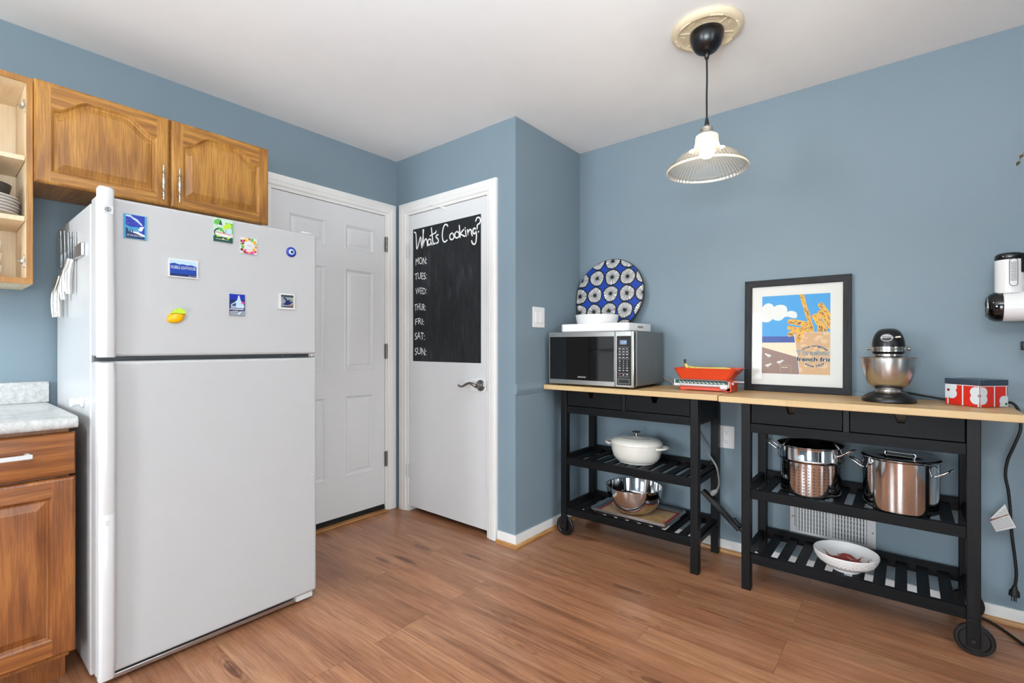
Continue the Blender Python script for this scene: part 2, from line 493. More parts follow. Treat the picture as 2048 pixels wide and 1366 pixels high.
class MB:
    def __init__(s):
        s.v, s.f, s.mi = [], [], []
        s.cur = 0

    def mat(s, i):
        s.cur = i
        return s

    def add(s, vs, fs):
        o = len(s.v)
        s.v += [Vector(p) for p in vs]
        s.f += [[o + i for i in f] for f in fs]
        s.mi += [s.cur] * len(fs)
        return s

    def box(s, a, b):
        x0, y0, z0 = (min(a[i], b[i]) for i in range(3))
        x1, y1, z1 = (max(a[i], b[i]) for i in range(3))
        return s.add([(x0, y0, z0), (x1, y0, z0), (x1, y1, z0), (x0, y1, z0), (x0, y0, z1), (x1, y0, z1), (x1, y1, z1), (x0, y1, z1)],
                     [(0, 3, 2, 1), (4, 5, 6, 7), (0, 1, 5, 4), (1, 2, 6, 5), (2, 3, 7, 6), (3, 0, 4, 7)])

    def poly(s, fr, pts, h=0.0):
        return s.add([fr(a, b, h) for a, b in pts], [list(range(len(pts)))])

    def prism(s, fr, pts, h0, h1):
        n = len(pts)
        vs = [fr(a, b, h0) for a, b in pts] + [fr(a, b, h1) for a, b in pts]
        fs = [list(range(n))[::-1], list(range(n, 2 * n))]
        fs += [(i, (i + 1) % n, n + (i + 1) % n, n + i) for i in range(n)]
        return s.add(vs, fs)

    def loft(s, rings, cap0=True, cap1=True, closed=True):
        n = len(rings[0])
        vs = [p for r in rings for p in r]
        fs = []
        m = n if closed else n - 1
        for k in range(len(rings) - 1):
            for i in range(m):
                j = (i + 1) % n
                fs.append((k * n + i, k * n + j, (k + 1) * n + j, (k + 1) * n + i))
        if cap0:
            fs.append(list(range(n))[::-1])
        if cap1:
            fs.append(list(range((len(rings) - 1) * n, len(rings) * n)))
        return s.add(vs, fs)

    def lathe(s, prof, c=(0, 0, 0), axis='z', seg=48, sx=1.0, sy=1.0, flip=1):
        """prof: (radius, height) pairs; poles where radius is 0"""
        c = Vector(c)
        vs, fs, rows = [], [], []

        def pt(r, h, a):
            x, y = r * math.cos(a) * sx, r * math.sin(a) * sy
            if axis == 'z':
                return c + Vector((x, y, h * flip))
            if axis == 'y':
                return c + Vector((x, h * flip, y))
            return c + Vector((h * flip, x, y))
        for r, h in prof:
            if r < 1e-7:
                rows.append([len(vs)])
                vs.append(pt(0, h, 0))
            else:
                rows.append(list(range(len(vs), len(vs) + seg)))
                vs += [pt(r, h, 2 * PI * i / seg) for i in range(seg)]
        for A, B in zip(rows, rows[1:]):
            for i in range(seg):
                j = (i + 1) % seg
                if len(A) == 1 and len(B) == 1:
                    continue
                if len(A) == 1:
                    fs.append((A[0], B[j], B[i]))
                elif len(B) == 1:
                    fs.append((A[i], A[j], B[0]))
                else:
                    fs.append((A[i], A[j], B[j], B[i]))
        return s.add(vs, fs)

    def tube(s, path, r, seg=10, caps=True, smooth=0, flat=1.0):
        P = [Vector(p) for p in path]
        R = r if isinstance(r, (list, tuple)) else [r] * len(P)
        if smooth:
            P, R = spline(P, R, smooth)
        T = []
        for i in range(len(P)):
            d = P[min(i + 1, len(P) - 1)] - P[max(i - 1, 0)]
            T.append(d.normalized())
        up = Vector((0, 0, 1)) if abs(T[0].z) < 0.9 else Vector((1, 0, 0))
        nrm = T[0].cross(up).normalized()
        rings = []
        for i, p in enumerate(P):
            nrm = (nrm - T[i] * nrm.dot(T[i])).normalized()
            bn = T[i].cross(nrm)
            rings.append([p + (nrm * math.cos(2 * PI * k / seg) + bn * flat * math.sin(2 * PI * k / seg)) * R[i] for k in range(seg)])
        return s.loft(rings, caps, caps)

    def ribbon(s, fr, pts, w, h=0.0, smooth=4):
        """flat stroke of width w with round-ish ends drawn on a plane"""
        P = [Vector((a, b, 0)) for a, b in pts]
        if smooth and len(P) > 2:
            P, _ = spline(P, [1] * len(P), smooth)
        L, Rr = [], []
        for i, p in enumerate(P):
            d = (P[min(i + 1, len(P) - 1)] - P[max(i - 1, 0)]).normalized()
            k = Vector((-d.y, d.x, 0)) * w / 2
            if i == 0:
                p = p - d * w * 0.3
                k = k * 0.85
            if i == len(P) - 1:
                p = p + d * w * 0.3
                k = k * 0.85
            L.append(p + k)
            Rr.append(p - k)
        vs = [fr(q.x, q.y, h) for q in L] + [fr(q.x, q.y, h) for q in Rr]
        n = len(P)
        return s.add(vs, [(i, n + i, n + i + 1, i + 1) for i in range(n - 1)])

    def sweep(s, fr, pts, prof, closed=False):
        """mitred moulding: pts in the plane, prof = (offset to the left, height)"""
        n = len(pts)
        P = [Vector((a, b)) for a, b in pts]
        rings = []
        for i in range(n):
            if closed or 0 < i < n - 1:
                d0 = (P[i] - P[i - 1]).normalized()
                d1 = (P[(i + 1) % n] - P[i]).normalized()
            elif i == 0:
                d0 = d1 = (P[1] - P[0]).normalized()
            else:
                d0 = d1 = (P[i] - P[i - 1]).normalized()
            n0, n1 = Vector((-d0.y, d0.x)), Vector((-d1.y, d1.x))
            m = n0 + n1
            m = m / max(m.dot(n0), 0.15)
            rings.append([fr(P[i].x + m.x * d, P[i].y + m.y * d, h) for d, h in prof])
        k = len(prof)
        vs = [p for r in rings for p in r]
        fs = []
        for i in range(n if closed else n - 1):
            j = (i + 1) % n
            for q in range(k - 1):
                fs.append((i * k + q, j * k + q, j * k + q + 1, i * k + q + 1))
        if not closed:
            fs.append(list(range(k)))
            fs.append(list(range((n - 1) * k, n * k))[::-1])
        return s.add(vs, fs)

    def panel(s, fr, outline, rings):
        """outline counter-clockwise; rings = (inset, height): bands then a cap"""
        loops = [offset(outline, ins) for ins, h in rings]
        n = len(outline)
        vs = [fr(p[0], p[1], h) for lp, (ins, h) in zip(loops, rings) for p in lp]
        fs = []
        for k in range(len(rings) - 1):
            for i in range(n):
                j = (i + 1) % n
                fs.append((k * n + i, k * n + j, (k + 1) * n + j, (k + 1) * n + i))
        fs.append(list(range((len(rings) - 1) * n, len(rings) * n)))
        return s.add(vs, fs)

    def disc(s, fr, a, b, r, h=0.0, seg=20, rb=None):
        rb = rb or r
        return s.poly(fr, [(a + r * math.cos(2 * PI * i / seg), b + rb * math.sin(2 * PI * i / seg)) for i in range(seg)], h)


def offset(pts, d):
    n = len(pts)
    out = []
    for i in range(n):
        p0, p, p1 = (Vector(pts[k % n]) for k in (i - 1, i, i + 1))
        d0, d1 = (p - p0).normalized(), (p1 - p).normalized()
        n0, n1 = Vector((-d0.y, d0.x)), Vector((-d1.y, d1.x))
        m = n0 + n1
        m = m / max(m.dot(n0), 0.2)
        out.append((p.x + m.x * d, p.y + m.y * d))
    return out


def spline(P, R, k):
    oP, oR = [], []
    n = len(P)
    for i in range(n - 1):
        a, b, c, d = P[max(i - 1, 0)], P[i], P[i + 1], P[min(i + 2, n - 1)]
        for j in range(k):
            t = j / k
            oP.append(0.5 * ((2 * b) + (c - a) * t + (2 * a - 5 * b + 4 * c - d) * t * t + (3 * b - a - 3 * c + d) * t ** 3))
            oR.append(R[i] * (1 - t) + R[i + 1] * t)
    oP.append(P[-1])
    oR.append(R[-1])
    return oP, oR


def rect(a0, b0, a1, b1):
    return [(a0, b0), (a1, b0), (a1, b1), (a0, b1)]


def rrect(a0, b0, a1, b1, r, k=5):
    out = []
    for cx, cy, st in ((a1 - r, b0 + r, -PI / 2), (a1 - r, b1 - r, 0), (a0 + r, b1 - r, PI / 2), (a0 + r, b0 + r, PI)):
        out += [(cx + r * math.cos(st + PI / 2 * i / k), cy + r * math.sin(st + PI / 2 * i / k)) for i in range(k + 1)]
    return out


def clip(poly, win):
    """Sutherland-Hodgman: convex window, counter-clockwise"""
    out = list(poly)
    for i in range(len(win)):
        a, b = win[i], win[(i + 1) % len(win)]
        inp, out = out, []
        if not inp:
            return []
        side = lambda p: (b[0] - a[0]) * (p[1] - a[1]) - (b[1] - a[1]) * (p[0] - a[0])
        for k in range(len(inp)):
            p, q = inp[k - 1], inp[k]
            sp, sq = side(p), side(q)
            if (sp >= 0) != (sq >= 0):
                t = sp / (sp - sq)
                out.append((p[0] + (q[0] - p[0]) * t, p[1] + (q[1] - p[1]) * t))
            if sq >= 0:
                out.append(q)
    return out


def world_of(o):
    m = Matrix.LocRotScale(o.location, o.rotation_euler, o.scale)
    return world_of(o.parent) @ m if o.parent else m


def build(name, mb, mats, parent=None, bevel=0.0, seg=2, local=False, angle=38, sub=0, solid=0.0, **props):
    """link the mesh as ONE object; coordinates are the room's unless local"""
    me = bpy.data.meshes.new(name)
    vs = mb.v
    if parent and not local:
        inv = world_of(parent).inverted()
        vs = [inv @ p for p in vs]
    me.from_pydata([tuple(p) for p in vs], [], mb.f)
    for m in (mats if isinstance(mats, (list, tuple)) else [mats]):
        me.materials.append(M[m] if isinstance(m, str) else m)
    bm = bmesh.new()
    bm.from_mesh(me)
    for fc, k in zip(bm.faces, mb.mi):
        fc.material_index = k
        fc.smooth = True
    if props.pop('fix', True):
        bmesh.ops.recalc_face_normals(bm, faces=bm.faces[:])
    bm.to_mesh(me)
    bm.free()
    me.set_sharp_from_angle(angle=math.radians(angle))
    o = bpy.data.objects.new(name, me)
    COL.objects.link(o)
    if parent:
        o.parent = parent
    if solid:
        md = o.modifiers.new('thickness', 'SOLIDIFY')
        md.thickness = abs(solid)
        md.offset = -1 if solid > 0 else 1
    if bevel:
        md = o.modifiers.new('bevel', 'BEVEL')
        md.width, md.segments, md.limit_method = bevel, seg, 'ANGLE'
        md.angle_limit = math.radians(40)
        md.harden_normals = False
    if sub:
        md = o.modifiers.new('subdivision', 'SUBSURF')
        md.levels = md.render_levels = sub
    for k, v in props.items():
        o[k] = v
    return o


def tag(o, label, cat, group=None):
    o['label'], o['category'] = label, cat
    if group:
        o['group'] = group
    return o


def thing(name, label, cat, loc=(0, 0, 0), rot=(0, 0, 0), group=None):
    o = bpy.data.objects.new(name, None)
    o.empty_display_size = 0.05
    COL.objects.link(o)
    o.location, o.rotation_euler = loc, rot
    return tag(o, label, cat, group)


def dup(root, loc, label=None, rot=None):
    r = root.copy()
    COL.objects.link(r)
    r.location = loc
    if rot:
        r.rotation_euler = rot
    if label:
        r['label'] = label
    for ch in list(root.children):
        c = ch.copy()
        COL.objects.link(c)
        c.parent = r
        for g in ch.children:
            d = g.copy()
            COL.objects.link(d)
            d.parent = c
    return r


def struct(name, mb, mats, parent=None, **k):
    o = build(name, mb, mats, parent, **k)
    if not parent:
        o['kind'] = 'structure'
    return o


_txt = {}


def text2d(s):
    if s not in _txt:
        cu = bpy.data.curves.new('tmp_text', 'FONT')
        cu.body = s
        cu.resolution_u = 3
        ob = bpy.data.objects.new('tmp_text', cu)
        me = bpy.data.meshes.new_from_object(ob)
        _txt[s] = ([(v.co.x, v.co.y) for v in me.vertices], [list(p.vertices) for p in me.polygons])
        bpy.data.objects.remove(ob)
        bpy.data.curves.remove(cu)
        bpy.data.meshes.remove(me)
    return _txt[s]


def text(mb, fr, s, a0, b0, a1, b1, h, warp=None):
    """letters scaled to fill the box a0..a1, b0..b1 of the plane"""
    vs, fs = text2d(s)
    xs, ys = [v[0] for v in vs], [v[1] for v in vs]
    x0, x1, y0, y1 = min(xs), max(xs), min(ys), max(ys)
    P = []
    for x, y in vs:
        a = a0 + (x - x0) / (x1 - x0) * (a1 - a0)
        b = b0 + (y - y0) / max(y1 - y0, 1e-6) * (b1 - b0)
        if warp:
            a, b = warp(a, b)
        P.append(fr(a, b, h))
    return mb.add(P, fs)


# ================================================================== the room
DA, DB = -0.885, -0.078         # exterior door opening along the left wall
CA, CB = 0.108, 0.876           # closet door opening
DH = 2.045                      # opening height
WX, WY = 1.073, 0.692           # return wall, right-hand wall

struct('floor', MB().box((-0.1, YR - 0.1, -0.05), (XR + 0.1, WY + 0.1, 0)), 'floor')
struct('ceiling', MB().box((-0.1, YR - 0.1, H), (XR + 0.1, WY + 0.1, H + 0.06)), 'ceiling')
struct('wall_left', MB().box((-0.1, YR, 0), (0, DA, H)).box((-0.1, DB, 0), (0, 0, H)).box((-0.1, 0.1, 0), (0, WY, H)).box((-0.1, DA, DH), (0, DB, H)), 'wall')
struct('wall_closet', MB().box((-0.1, 0, 0), (CA, 0.1, H)).box((CB, 0, 0), (WX, 0.1, H)).box((CA, 0, DH), (CB, 0.1, H)), 'wall')
struct('wall_return', MB().box((WX - 0.1, 0.1, 0), (WX, WY, H)), 'wall')
struct('wall_right', MB().box((-0.1, WY, 0), (XR, WY + 0.1, H)), 'wall')
W1 = (0.12, 1.12, 0.95, 2.02)   # kitchen window: x0 x1 z0 z1
W2 = (1.6, 3.4, 0.04, 2.04)      # unseen opening added in the side wall to let light in: -y0 -y1 z0 z1
struct('wall_side', MB().box((XR, YR, 0), (XR + 0.1, -W2[1], H)).box((XR, -W2[0], 0), (XR + 0.1, WY + 0.1, H))
       .box((XR, -W2[1], 0), (XR + 0.1, -W2[0], W2[2])).box((XR, -W2[1], W2[3]), (XR + 0.1, -W2[0], H)), 'wall')
W3 = (2.25, 3.35, 0.04, 2.04)      # unseen opening added in the rear wall for low frontal light
struct('wall_rear', MB().box((-0.1, YR - 0.1, 0), (W1[0], YR, H)).box((W1[1], YR - 0.1, 0), (W3[0], YR, H)).box((W3[1], YR - 0.1, 0), (XR + 0.1, YR, H)).box((W3[0], YR - 0.1, 0), (W3[1], YR, W3[2])).box((W3[0], YR - 0.1, W3[3]), (W3[1], YR, H))
       .box((W1[0], YR - 0.1, 0), (W1[1], YR, W1[2])).box((W1[0], YR - 0.1, W1[3]), (W1[1], YR, H)), 'wall')


def window(name, fr, w, nx, nz):
    """casing, glazing bars and a pane set in an opening"""
    x0, x1, z0, z1 = w
    mb = MB()
    for q in (rect(x0 - .05, z0 - .05, x1 + .05, z0 + .035), rect(x0 - .05, z1 - .035, x1 + .05, z1 + .05), rect(x0 - .05, z0 + .035, x0 + .035, z1 - .035), rect(x1 - .035, z0 + .035, x1 + .05, z1 - .035)):
        mb.prism(fr, q, -.03, .018)
    for i in range(1, nx):
        x = x0 + (x1 - x0) * i / nx
        mb.prism(fr, rect(x - .016, z0 + .03, x + .016, z1 - .03), -.05, -.03)
    for i in range(1, nz):
        z = z0 + (z1 - z0) * i / nz
        mb.prism(fr, rect(x0 + .03, z - .016, x1 - .03, z + .016), -.05, -.03)
    o = struct(name, mb, 'trim')
    build('pane', MB().prism(fr, rect(x0, z0, x1, z1), -.045, -.041), 'pane', o)


window('window_1', frame((0, YR, 0), (-1, 0, 0), (0, 0, 1)), (-W1[1], -W1[0], W1[2], W1[3]), 3, 4)
window('added_window_2', frame((XR, 0, 0), (0, -1, 0), (0, 0, 1)), W2, 2, 1)  # invented glazed door, frames the added light from the right
window('added_window_3', frame((0, YR, 0), (-1, 0, 0), (0, 0, 1)), (-W3[1], -W3[0], W3[2], W3[3]), 1, 1)  # invented glazed door, frames the added low rear light

# --- baseboards, shoe moulding, chair rail


def base_run(name, shoe, p0, p1, m):
    """baseboard and shoe between two floor points; the room lies to the right of p0->p1"""
    d = (Vector(p1) - Vector(p0)).normalized()
    n = Vector((d.y, -d.x, 0))
    p0, p1 = Vector(p0), Vector(p1)

    def run(nm, prof, mat, e0, e1):
        r0 = [p0 + n * a - d * (a * e0) + Vector((0, 0, z)) for a, z in prof]
        r1 = [p1 + n * a + d * (a * e1) + Vector((0, 0, z)) for a, z in prof]
        return struct(nm, MB().loft([r0, r1]), mat)
    return run


bb = [(0, 0.002), (0.012, 0.002), (0.012, 0.058), (0.009, 0.0655), (0, 0.0655)]
sh = [(0.0121, 0.0), (0.027, 0.0), (0.027, 0.008), (0.0225, 0.0165), (0.0121, 0.019)]
r = base_run('', '', (CB + 0.07, 0, 0), (WX, 0, 0), None)
r('baseboard_closet', bb, 'trim', 0, 1)
r('trim_3', sh, 'shoe', 0, 1)
r = base_run('', '', (WX, 0, 0), (WX, WY, 0), None)
r('baseboard_return', bb, 'trim', 1, -1)
r('trim_4', sh, 'shoe_y', 1, -1)
r = base_run('', '', (WX, WY, 0), (XR, WY, 0), None)
r('baseboard_right', bb, 'trim', -1, 0)
r('trim_5', sh, 'shoe', -1, 0)
rail = [(0, 0.855), (0.006, 0.857), (0.007, 0.866), (0.011, 0.872), (0.0115, 0.893), (0.008, 0.899), (0.0085, 0.912), (0.004, 0.917), (0, 0.918)]
r = base_run('', '', (WX, 0.0, 0), (WX, WY, 0), None)
r('trim_6', rail, 'wall', 0, -1)
r = base_run('', '', (WX, WY, 0), (XR, WY, 0), None)
r('trim_7', rail, 'wall', -1, 0)

# --- door casings: stepped profile, mitred; offset runs outward from the opening
CAS = [(0.0, -0.002), (0.0, 0.008), (0.006, 0.012), (0.022, 0.0125), (0.026, 0.0155), (0.055, 0.0175), (0.062, 0.015), (0.064, -0.002)]


def casing(name, fr, a0, a1, jd):
    mb = MB().sweep(fr, [(a0, 0.002), (a0, DH), (a1, DH), (a1, 0.002)], CAS)
    o = struct(name, mb, 'trim', angle=25)
    j = MB()                     # jambs lining the opening
    for q0, q1 in (((a0, 0.0), (a0 + .018, DH)), ((a1 - .018, 0.0), (a1, DH)), ((a0 + .018, DH - .018), (a1 - .018, DH))):
        j.prism(fr, rect(q0[0], q0[1], q1[0], q1[1]), -jd, 0.001)
    build('jamb', j, 'trim', o)
    return o


casing('trim_1', WALL_X(0), DA, DB, 0.1)
casing('trim_2', WALL_Y(0), CA, CB, 0.1)
struct('trim_8', MB().box((-0.09, DA + .018, 0), (0.035, DB - .018, 0.012)), 'shoe_y', bevel=0.004)     # threshold strip


def knuckle_hinge(name, parent, fr, a, b, m, size=0.1, side=1):
    mb = MB()
    mb.prism(fr, rect(a - .013, b - size / 2, a + .013, b + size / 2), 0.0005, 0.003)
    k = 5
    for i in range(k):
        z0 = b - size / 2 + size * i / k + .001
        z1 = b - size / 2 + size * (i + 1) / k - .001
        c = fr(a, z0, 0.006)
        mb.lathe([(0, 0), (.0055, 0), (.0055, z1 - z0), (0, z1 - z0)], c, 'z', 12)
    for z in (b - size / 2 - .004, b + size / 2 + .001):
        mb.lathe([(0, 0), (.004, 0), (.004, .003), (0, .003)], fr(a, z, 0.006), 'z', 10)
    build(name, mb, m, parent)


# --- exterior six-panel door (door_1)
fx = WALL_X(-0.006)
A0, A1, Z0, Z1 = DA + .020, DB - .020, 0.046, DH - .021
rows = [(0.288, 0.815), (0.975, 1.632), (1.749, 1.915)]
cols = [(A0 + .115, A0 + .352), (A1 - .335, A1 - .096)]
cols = [(-0.768, -0.528), (-0.403, -0.181)]
mb = MB()
xs = [A0, cols[0][0], cols[0][1], cols[1][0], cols[1][1], A1]
zs = [Z0, rows[0][0], rows[0][1], rows[1][0], rows[1][1], rows[2][0], rows[2][1], Z1]
for i in range(5):
    for j in range(7):
        if i % 2 == 1 and j % 2 == 1:
            continue
        mb.poly(fx, rect(xs[i], zs[j], xs[i + 1], zs[j + 1]))
for c in cols:
    for q in rows:
        mb.panel(fx, rect(c[0], q[0], c[1], q[1]), [(0, 0), (.004, .002), (.009, .0015), (.020, -.009), (.028, -.009), (.044, -.001), (.052, .0005)])
mb.loft([[fx(a, b, 0) for a, b in rect(A0, Z0, A1, Z1)], [fx(a, b, -.04) for a, b in rect(A0, Z0, A1, Z1)]], cap0=False)
d1 = struct('door_1', mb, 'door', angle=20)
build('door_sweep', MB().box((-.04, A0, .013), (-.008, A1, .045)).box((-.008, A0, .018), (-.002, A1, .030)), 'rubber', d1)
for z in (1.83, 1.095, 0.356):
    knuckle_hinge('hinge', d1, WALL_X(0.0), DB - .012, z, 'pewter')

# --- closet door (door_2)
fc = WALL_Y(0.012)
c0, c1 = CA + .020, CB - .020
fcd = WALL_Y(0.006)
mb = MB().prism(fcd, rect(c0, .036, c1, DH - .021), -.036, 0)
d2 = struct('door_2', mb, 'door', bevel=.0015)
fb = WALL_Y(0.0045)
board = build('chalkboard', MB().prism(fcd, rect(.173, 1.028, .803, 1.923), 0.0002, .0012), 'chalkboard', d2, label='black chalkboard panel')
strokes = [[(0.19, 1.904), (0.206, 1.895), (0.211, 1.861), (0.217, 1.786), (0.239, 1.826), (0.255, 1.863), (0.263, 1.823), (0.269, 1.786), (0.279, 1.851), (0.288, 1.907)], [(0.28, 1.908), (0.283, 1.851), (0.283, 1.796), (0.29, 1.824), (0.308, 1.842), (0.32, 1.83), (0.325, 1.792)], [(0.361, 1.828), (0.343, 1.836), (0.33, 1.822), (0.336, 1.799), (0.354, 1.801), (0.361, 1.825), (0.363, 1.809), (0.372, 1.794)], [(0.363, 1.908), (0.372, 1.858), (0.381, 1.807), (0.393, 1.797), (0.4, 1.804)], [(0.351, 1.856), (0.403, 1.869)], [(0.411, 1.88), (0.406, 1.866)], [(0.431, 1.852), (0.414, 1.85), (0.411, 1.839), (0.43, 1.822), (0.43, 1.804), (0.411, 1.799)], [(0.521, 1.893), (0.509, 1.906), (0.489, 1.904), (0.475, 1.878), (0.469, 1.839), (0.478, 1.806), (0.495, 1.797), (0.515, 1.806)], [(0.558, 1.845), (0.542, 1.835), (0.54, 1.814), (0.556, 1.803), (0.574, 1.81), (0.576, 1.83), (0.558, 1.845)], [(0.604, 1.848), (0.587, 1.838), (0.586, 1.817), (0.603, 1.807), (0.62, 1.814), (0.623, 1.833), (0.604, 1.848)], [(0.624, 1.882), (0.628, 1.845), (0.632, 1.805)], [(0.663, 1.851), (0.636, 1.829), (0.653, 1.817), (0.672, 1.807)], [(0.678, 1.844), (0.683, 1.806)], [(0.675, 1.86), (0.676, 1.857)], [(0.696, 1.845), (0.7, 1.807), (0.703, 1.829), (0.716, 1.842), (0.727, 1.836), (0.731, 1.815), (0.737, 1.801)], [(0.766, 1.834), (0.755, 1.845), (0.743, 1.837), (0.744, 1.818), (0.757, 1.811), (0.767, 1.824), (0.769, 1.837), (0.771, 1.791), (0.766, 1.758), (0.752, 1.747), (0.737, 1.757), (0.731, 1.772)], [(0.765, 1.886), (0.775, 1.903), (0.793, 1.903), (0.804, 1.887), (0.798, 1.868), (0.78, 1.861), (0.777, 1.838)], [(0.788, 1.82), (0.789, 1.816)]]
mb = MB()
for i, s in enumerate(strokes):
    mb.ribbon(fcd, [(a - .004, b) for a, b in s], .0095, .0016 + .00002 * i)
for s, a, b, c, d in (('MON:', .202, 1.677, .315, 1.725), ('TUES:', .192, 1.578, .312, 1.623), ('WED:', .2, 1.479, .312, 1.522), ('THUR:', .19, 1.37, .303, 1.415),
                      ('FRI:', .198, 1.274, .287, 1.316), ('SAT:', .193, 1.175, .294, 1.222), ('SUN:', .193, 1.071, .31, 1.119)):
    text(mb, fcd, s, a, b, c, d, .0016, lambda x, y: (x, y + .004 * math.sin(x * 60)))
build('chalk_lettering', mb, 'chalk', board)
for z in (1.784, 0.278):
    knuckle_hinge('hinge', d2, WALL_Y(-.001), CA + .019, z, 'door', 0.09)
# lever set on a white backplate
lev = build('lever_handle', MB().lathe([(0, 0), (.034, 0), (.034, .004), (.030, .009), (.016, .012), (.013, .016), (.013, .044), (0, .046)], fcd(.805, .895, .004), 'y', 28, flip=-1), 'pewter', d2)
hy = 0.006 - .044
build('grip', MB().tube([(.805, hy - .004, .895), (.79, hy - .012, .903), (.765, hy - .014, .910), (.735, hy - .012, .903), (.705, hy - .010, .889), (.68, hy - .010, .886), (.665, hy - .01, .894)],
                        [.013, .012, .010, .009, .008, .0075, .006], 12, smooth=5, flat=0.8), 'pewter', lev)
build('backplate', MB().prism(fcd, rrect(.715, .856, .842, .934, .02), 0.0002, .004).prism(fcd, rrect(.672, .886, .725, .922, .008), 0.0002, .007), 'white_plastic', d2, bevel=.0015)
build('latch_plate', MB().prism(fcd, rect(c1 - .006, .865, c1 + .0004, .925), 0.0003, .0015), 'pewter', d2)
build('child_lock_hook', MB().tube([(.492, -.006, 2.012), (.47, -.018, 2.02), (.42, -.024, 2.036), (.385, -.024, 2.048)], .004, 8)
      .lathe([(0, 0), (.009, 0), (.009, .016), (0, .018)], (.492, .006, 2.012), 'y', 14, flip=-1)
      .prism(WALL_Y(-.0165), rrect(.352, 2.046, .392, 2.066, .006), 0, .004).tube([(.385, -.0205, 2.062), (.375, -.028, 2.068), (.365, -.0205, 2.074)], .003, 8), 'white_plastic', d2)

# --- switch plate on the return wall, outlet and air register on the right wall
sp = thing('light_switch', 'white double rocker light switch on the blue wall left of the microwave', 'light switch', (WX, .216, 1.302))
fs = WALL_X(WX)
build('wall_plate', MB().prism(fs, rrect(.157, 1.241, .275, 1.363, .006), 0.0002, .006), 'white_plastic', sp, bevel=.002)
for a in (.193, .239):
    build('rocker', MB().loft([[fs(a - .0165, 1.269, .006), fs(a + .0165, 1.269, .006), fs(a + .0165, 1.335, .006), fs(a - .0165, 1.335, .006)],
                               [fs(a - .0155, 1.270, .0125), fs(a + .0155, 1.270, .0125), fs(a + .0155, 1.334, .008), fs(a - .0155, 1.334, .008)]]), 'white_plastic', sp, bevel=.001)
    for zz_ in (1.255, 1.349):
        build('screw', MB().disc(fs, a, zz_, .0032, .0063, 10), 'trim', sp)
ot = thing('power_outlet', 'white duplex power outlet on the wall between the two black carts', 'power outlet', (2.01, WY, .63))
fo = WALL_Y(WY)
build('wall_plate', MB().prism(fo, rrect(1.969, .569, 2.051, .692, .006), 0.0002, .006), 'white_plastic', ot, bevel=.002)
for z in (.655, .606):
    sk = build('receptacle', MB().prism(fo, [(2.01 + .0175 * math.cos(2 * PI * i / 24), z + max(-.0135, min(.0135, .0175 * math.sin(2 * PI * i / 24)))) for i in range(24)], .006, .0075), 'white_plastic', ot)
    build('slots', MB().poly(fo, rect(2.0025, z - .001, 2.0045, z + .008), .0078).poly(fo, rect(2.0152, z + .001, 2.0168, z + .007), .0078).disc(fo, 2.01, z - .007, .0026, .0078, 12), 'black', sk)

vt = thing('air_register', 'white metal air register low on the wall behind the right-hand cart', 'air vent', (2.49, WY, .165))
V0, V1, VZ0, VZ1 = 2.3175, 2.667, .168, .356
mb = MB()
L0, L1, R0, R1, S0, S1 = V0 + .027, 2.485, 2.4985, V1 - .034, VZ0 + .032, VZ1 - .026
for q in (rect(V0, VZ0, V1, S0), rect(V0, S1, V1, VZ1), rect(V0, S0, L0, S1), rect(L1, S0, R0, S1), rect(R1, S0, V1, S1)):
    mb.prism(fo, q, 0.004, .0065)
for q in (rect(V0, VZ0, V1, VZ0 + .003), rect(V0, VZ1 - .003, V1, VZ1), rect(V0, VZ0, V0 + .003, VZ1), rect(V1 - .003, VZ0, V1, VZ1)):
    mb.prism(fo, q, 0.0002, .0055)
build('face_plate', mb, 'fridge_smooth', vt)
mb = MB()
for (q0, q1), slant in (((L0, L1), .0015), ((R0, R1), -.006)):
    n = 11
    for i in range(n):
        x = q0 + (q1 - q0) * (i + .5) / n
        w = .0042
        mb.loft([[fo(x - w + slant * 0, z, .0062), fo(x + w, z, .0062), fo(x + w + slant, z, .0005), fo(x + w - .002 + slant, z, .0005)] for z in (S0, S1)])
build('louvres', mb, 'fridge_smooth', vt)
mb = MB().poly(fo, rect(L0, S0, R1, S1), .0003)
build('duct', mb, 'black', vt)
mb = MB()
for k in range(6):
    z = S0 + (S1 - S0) * (k + .5) / 6
    mb.prism(fo, rect(L0, z - .0012, R1, z + .0012), .0006, .002)
build('damper_bars', mb, 'fridge_smooth', vt)
build('damper_lever', MB().prism(fo, rect(V0 + .0205, .22, V0 + .023, .315), .0064, .0068), 'black', vt)
build('lever_tab', MB().prism(fo, rect(V0 + .008, .268, V0 + .024, .273), .007, .012), 'nickel', vt, bevel=.001)
build('screw', MB().disc(fo, V1 - .012, .26, .004, .0068, 12), 'nickel', vt)


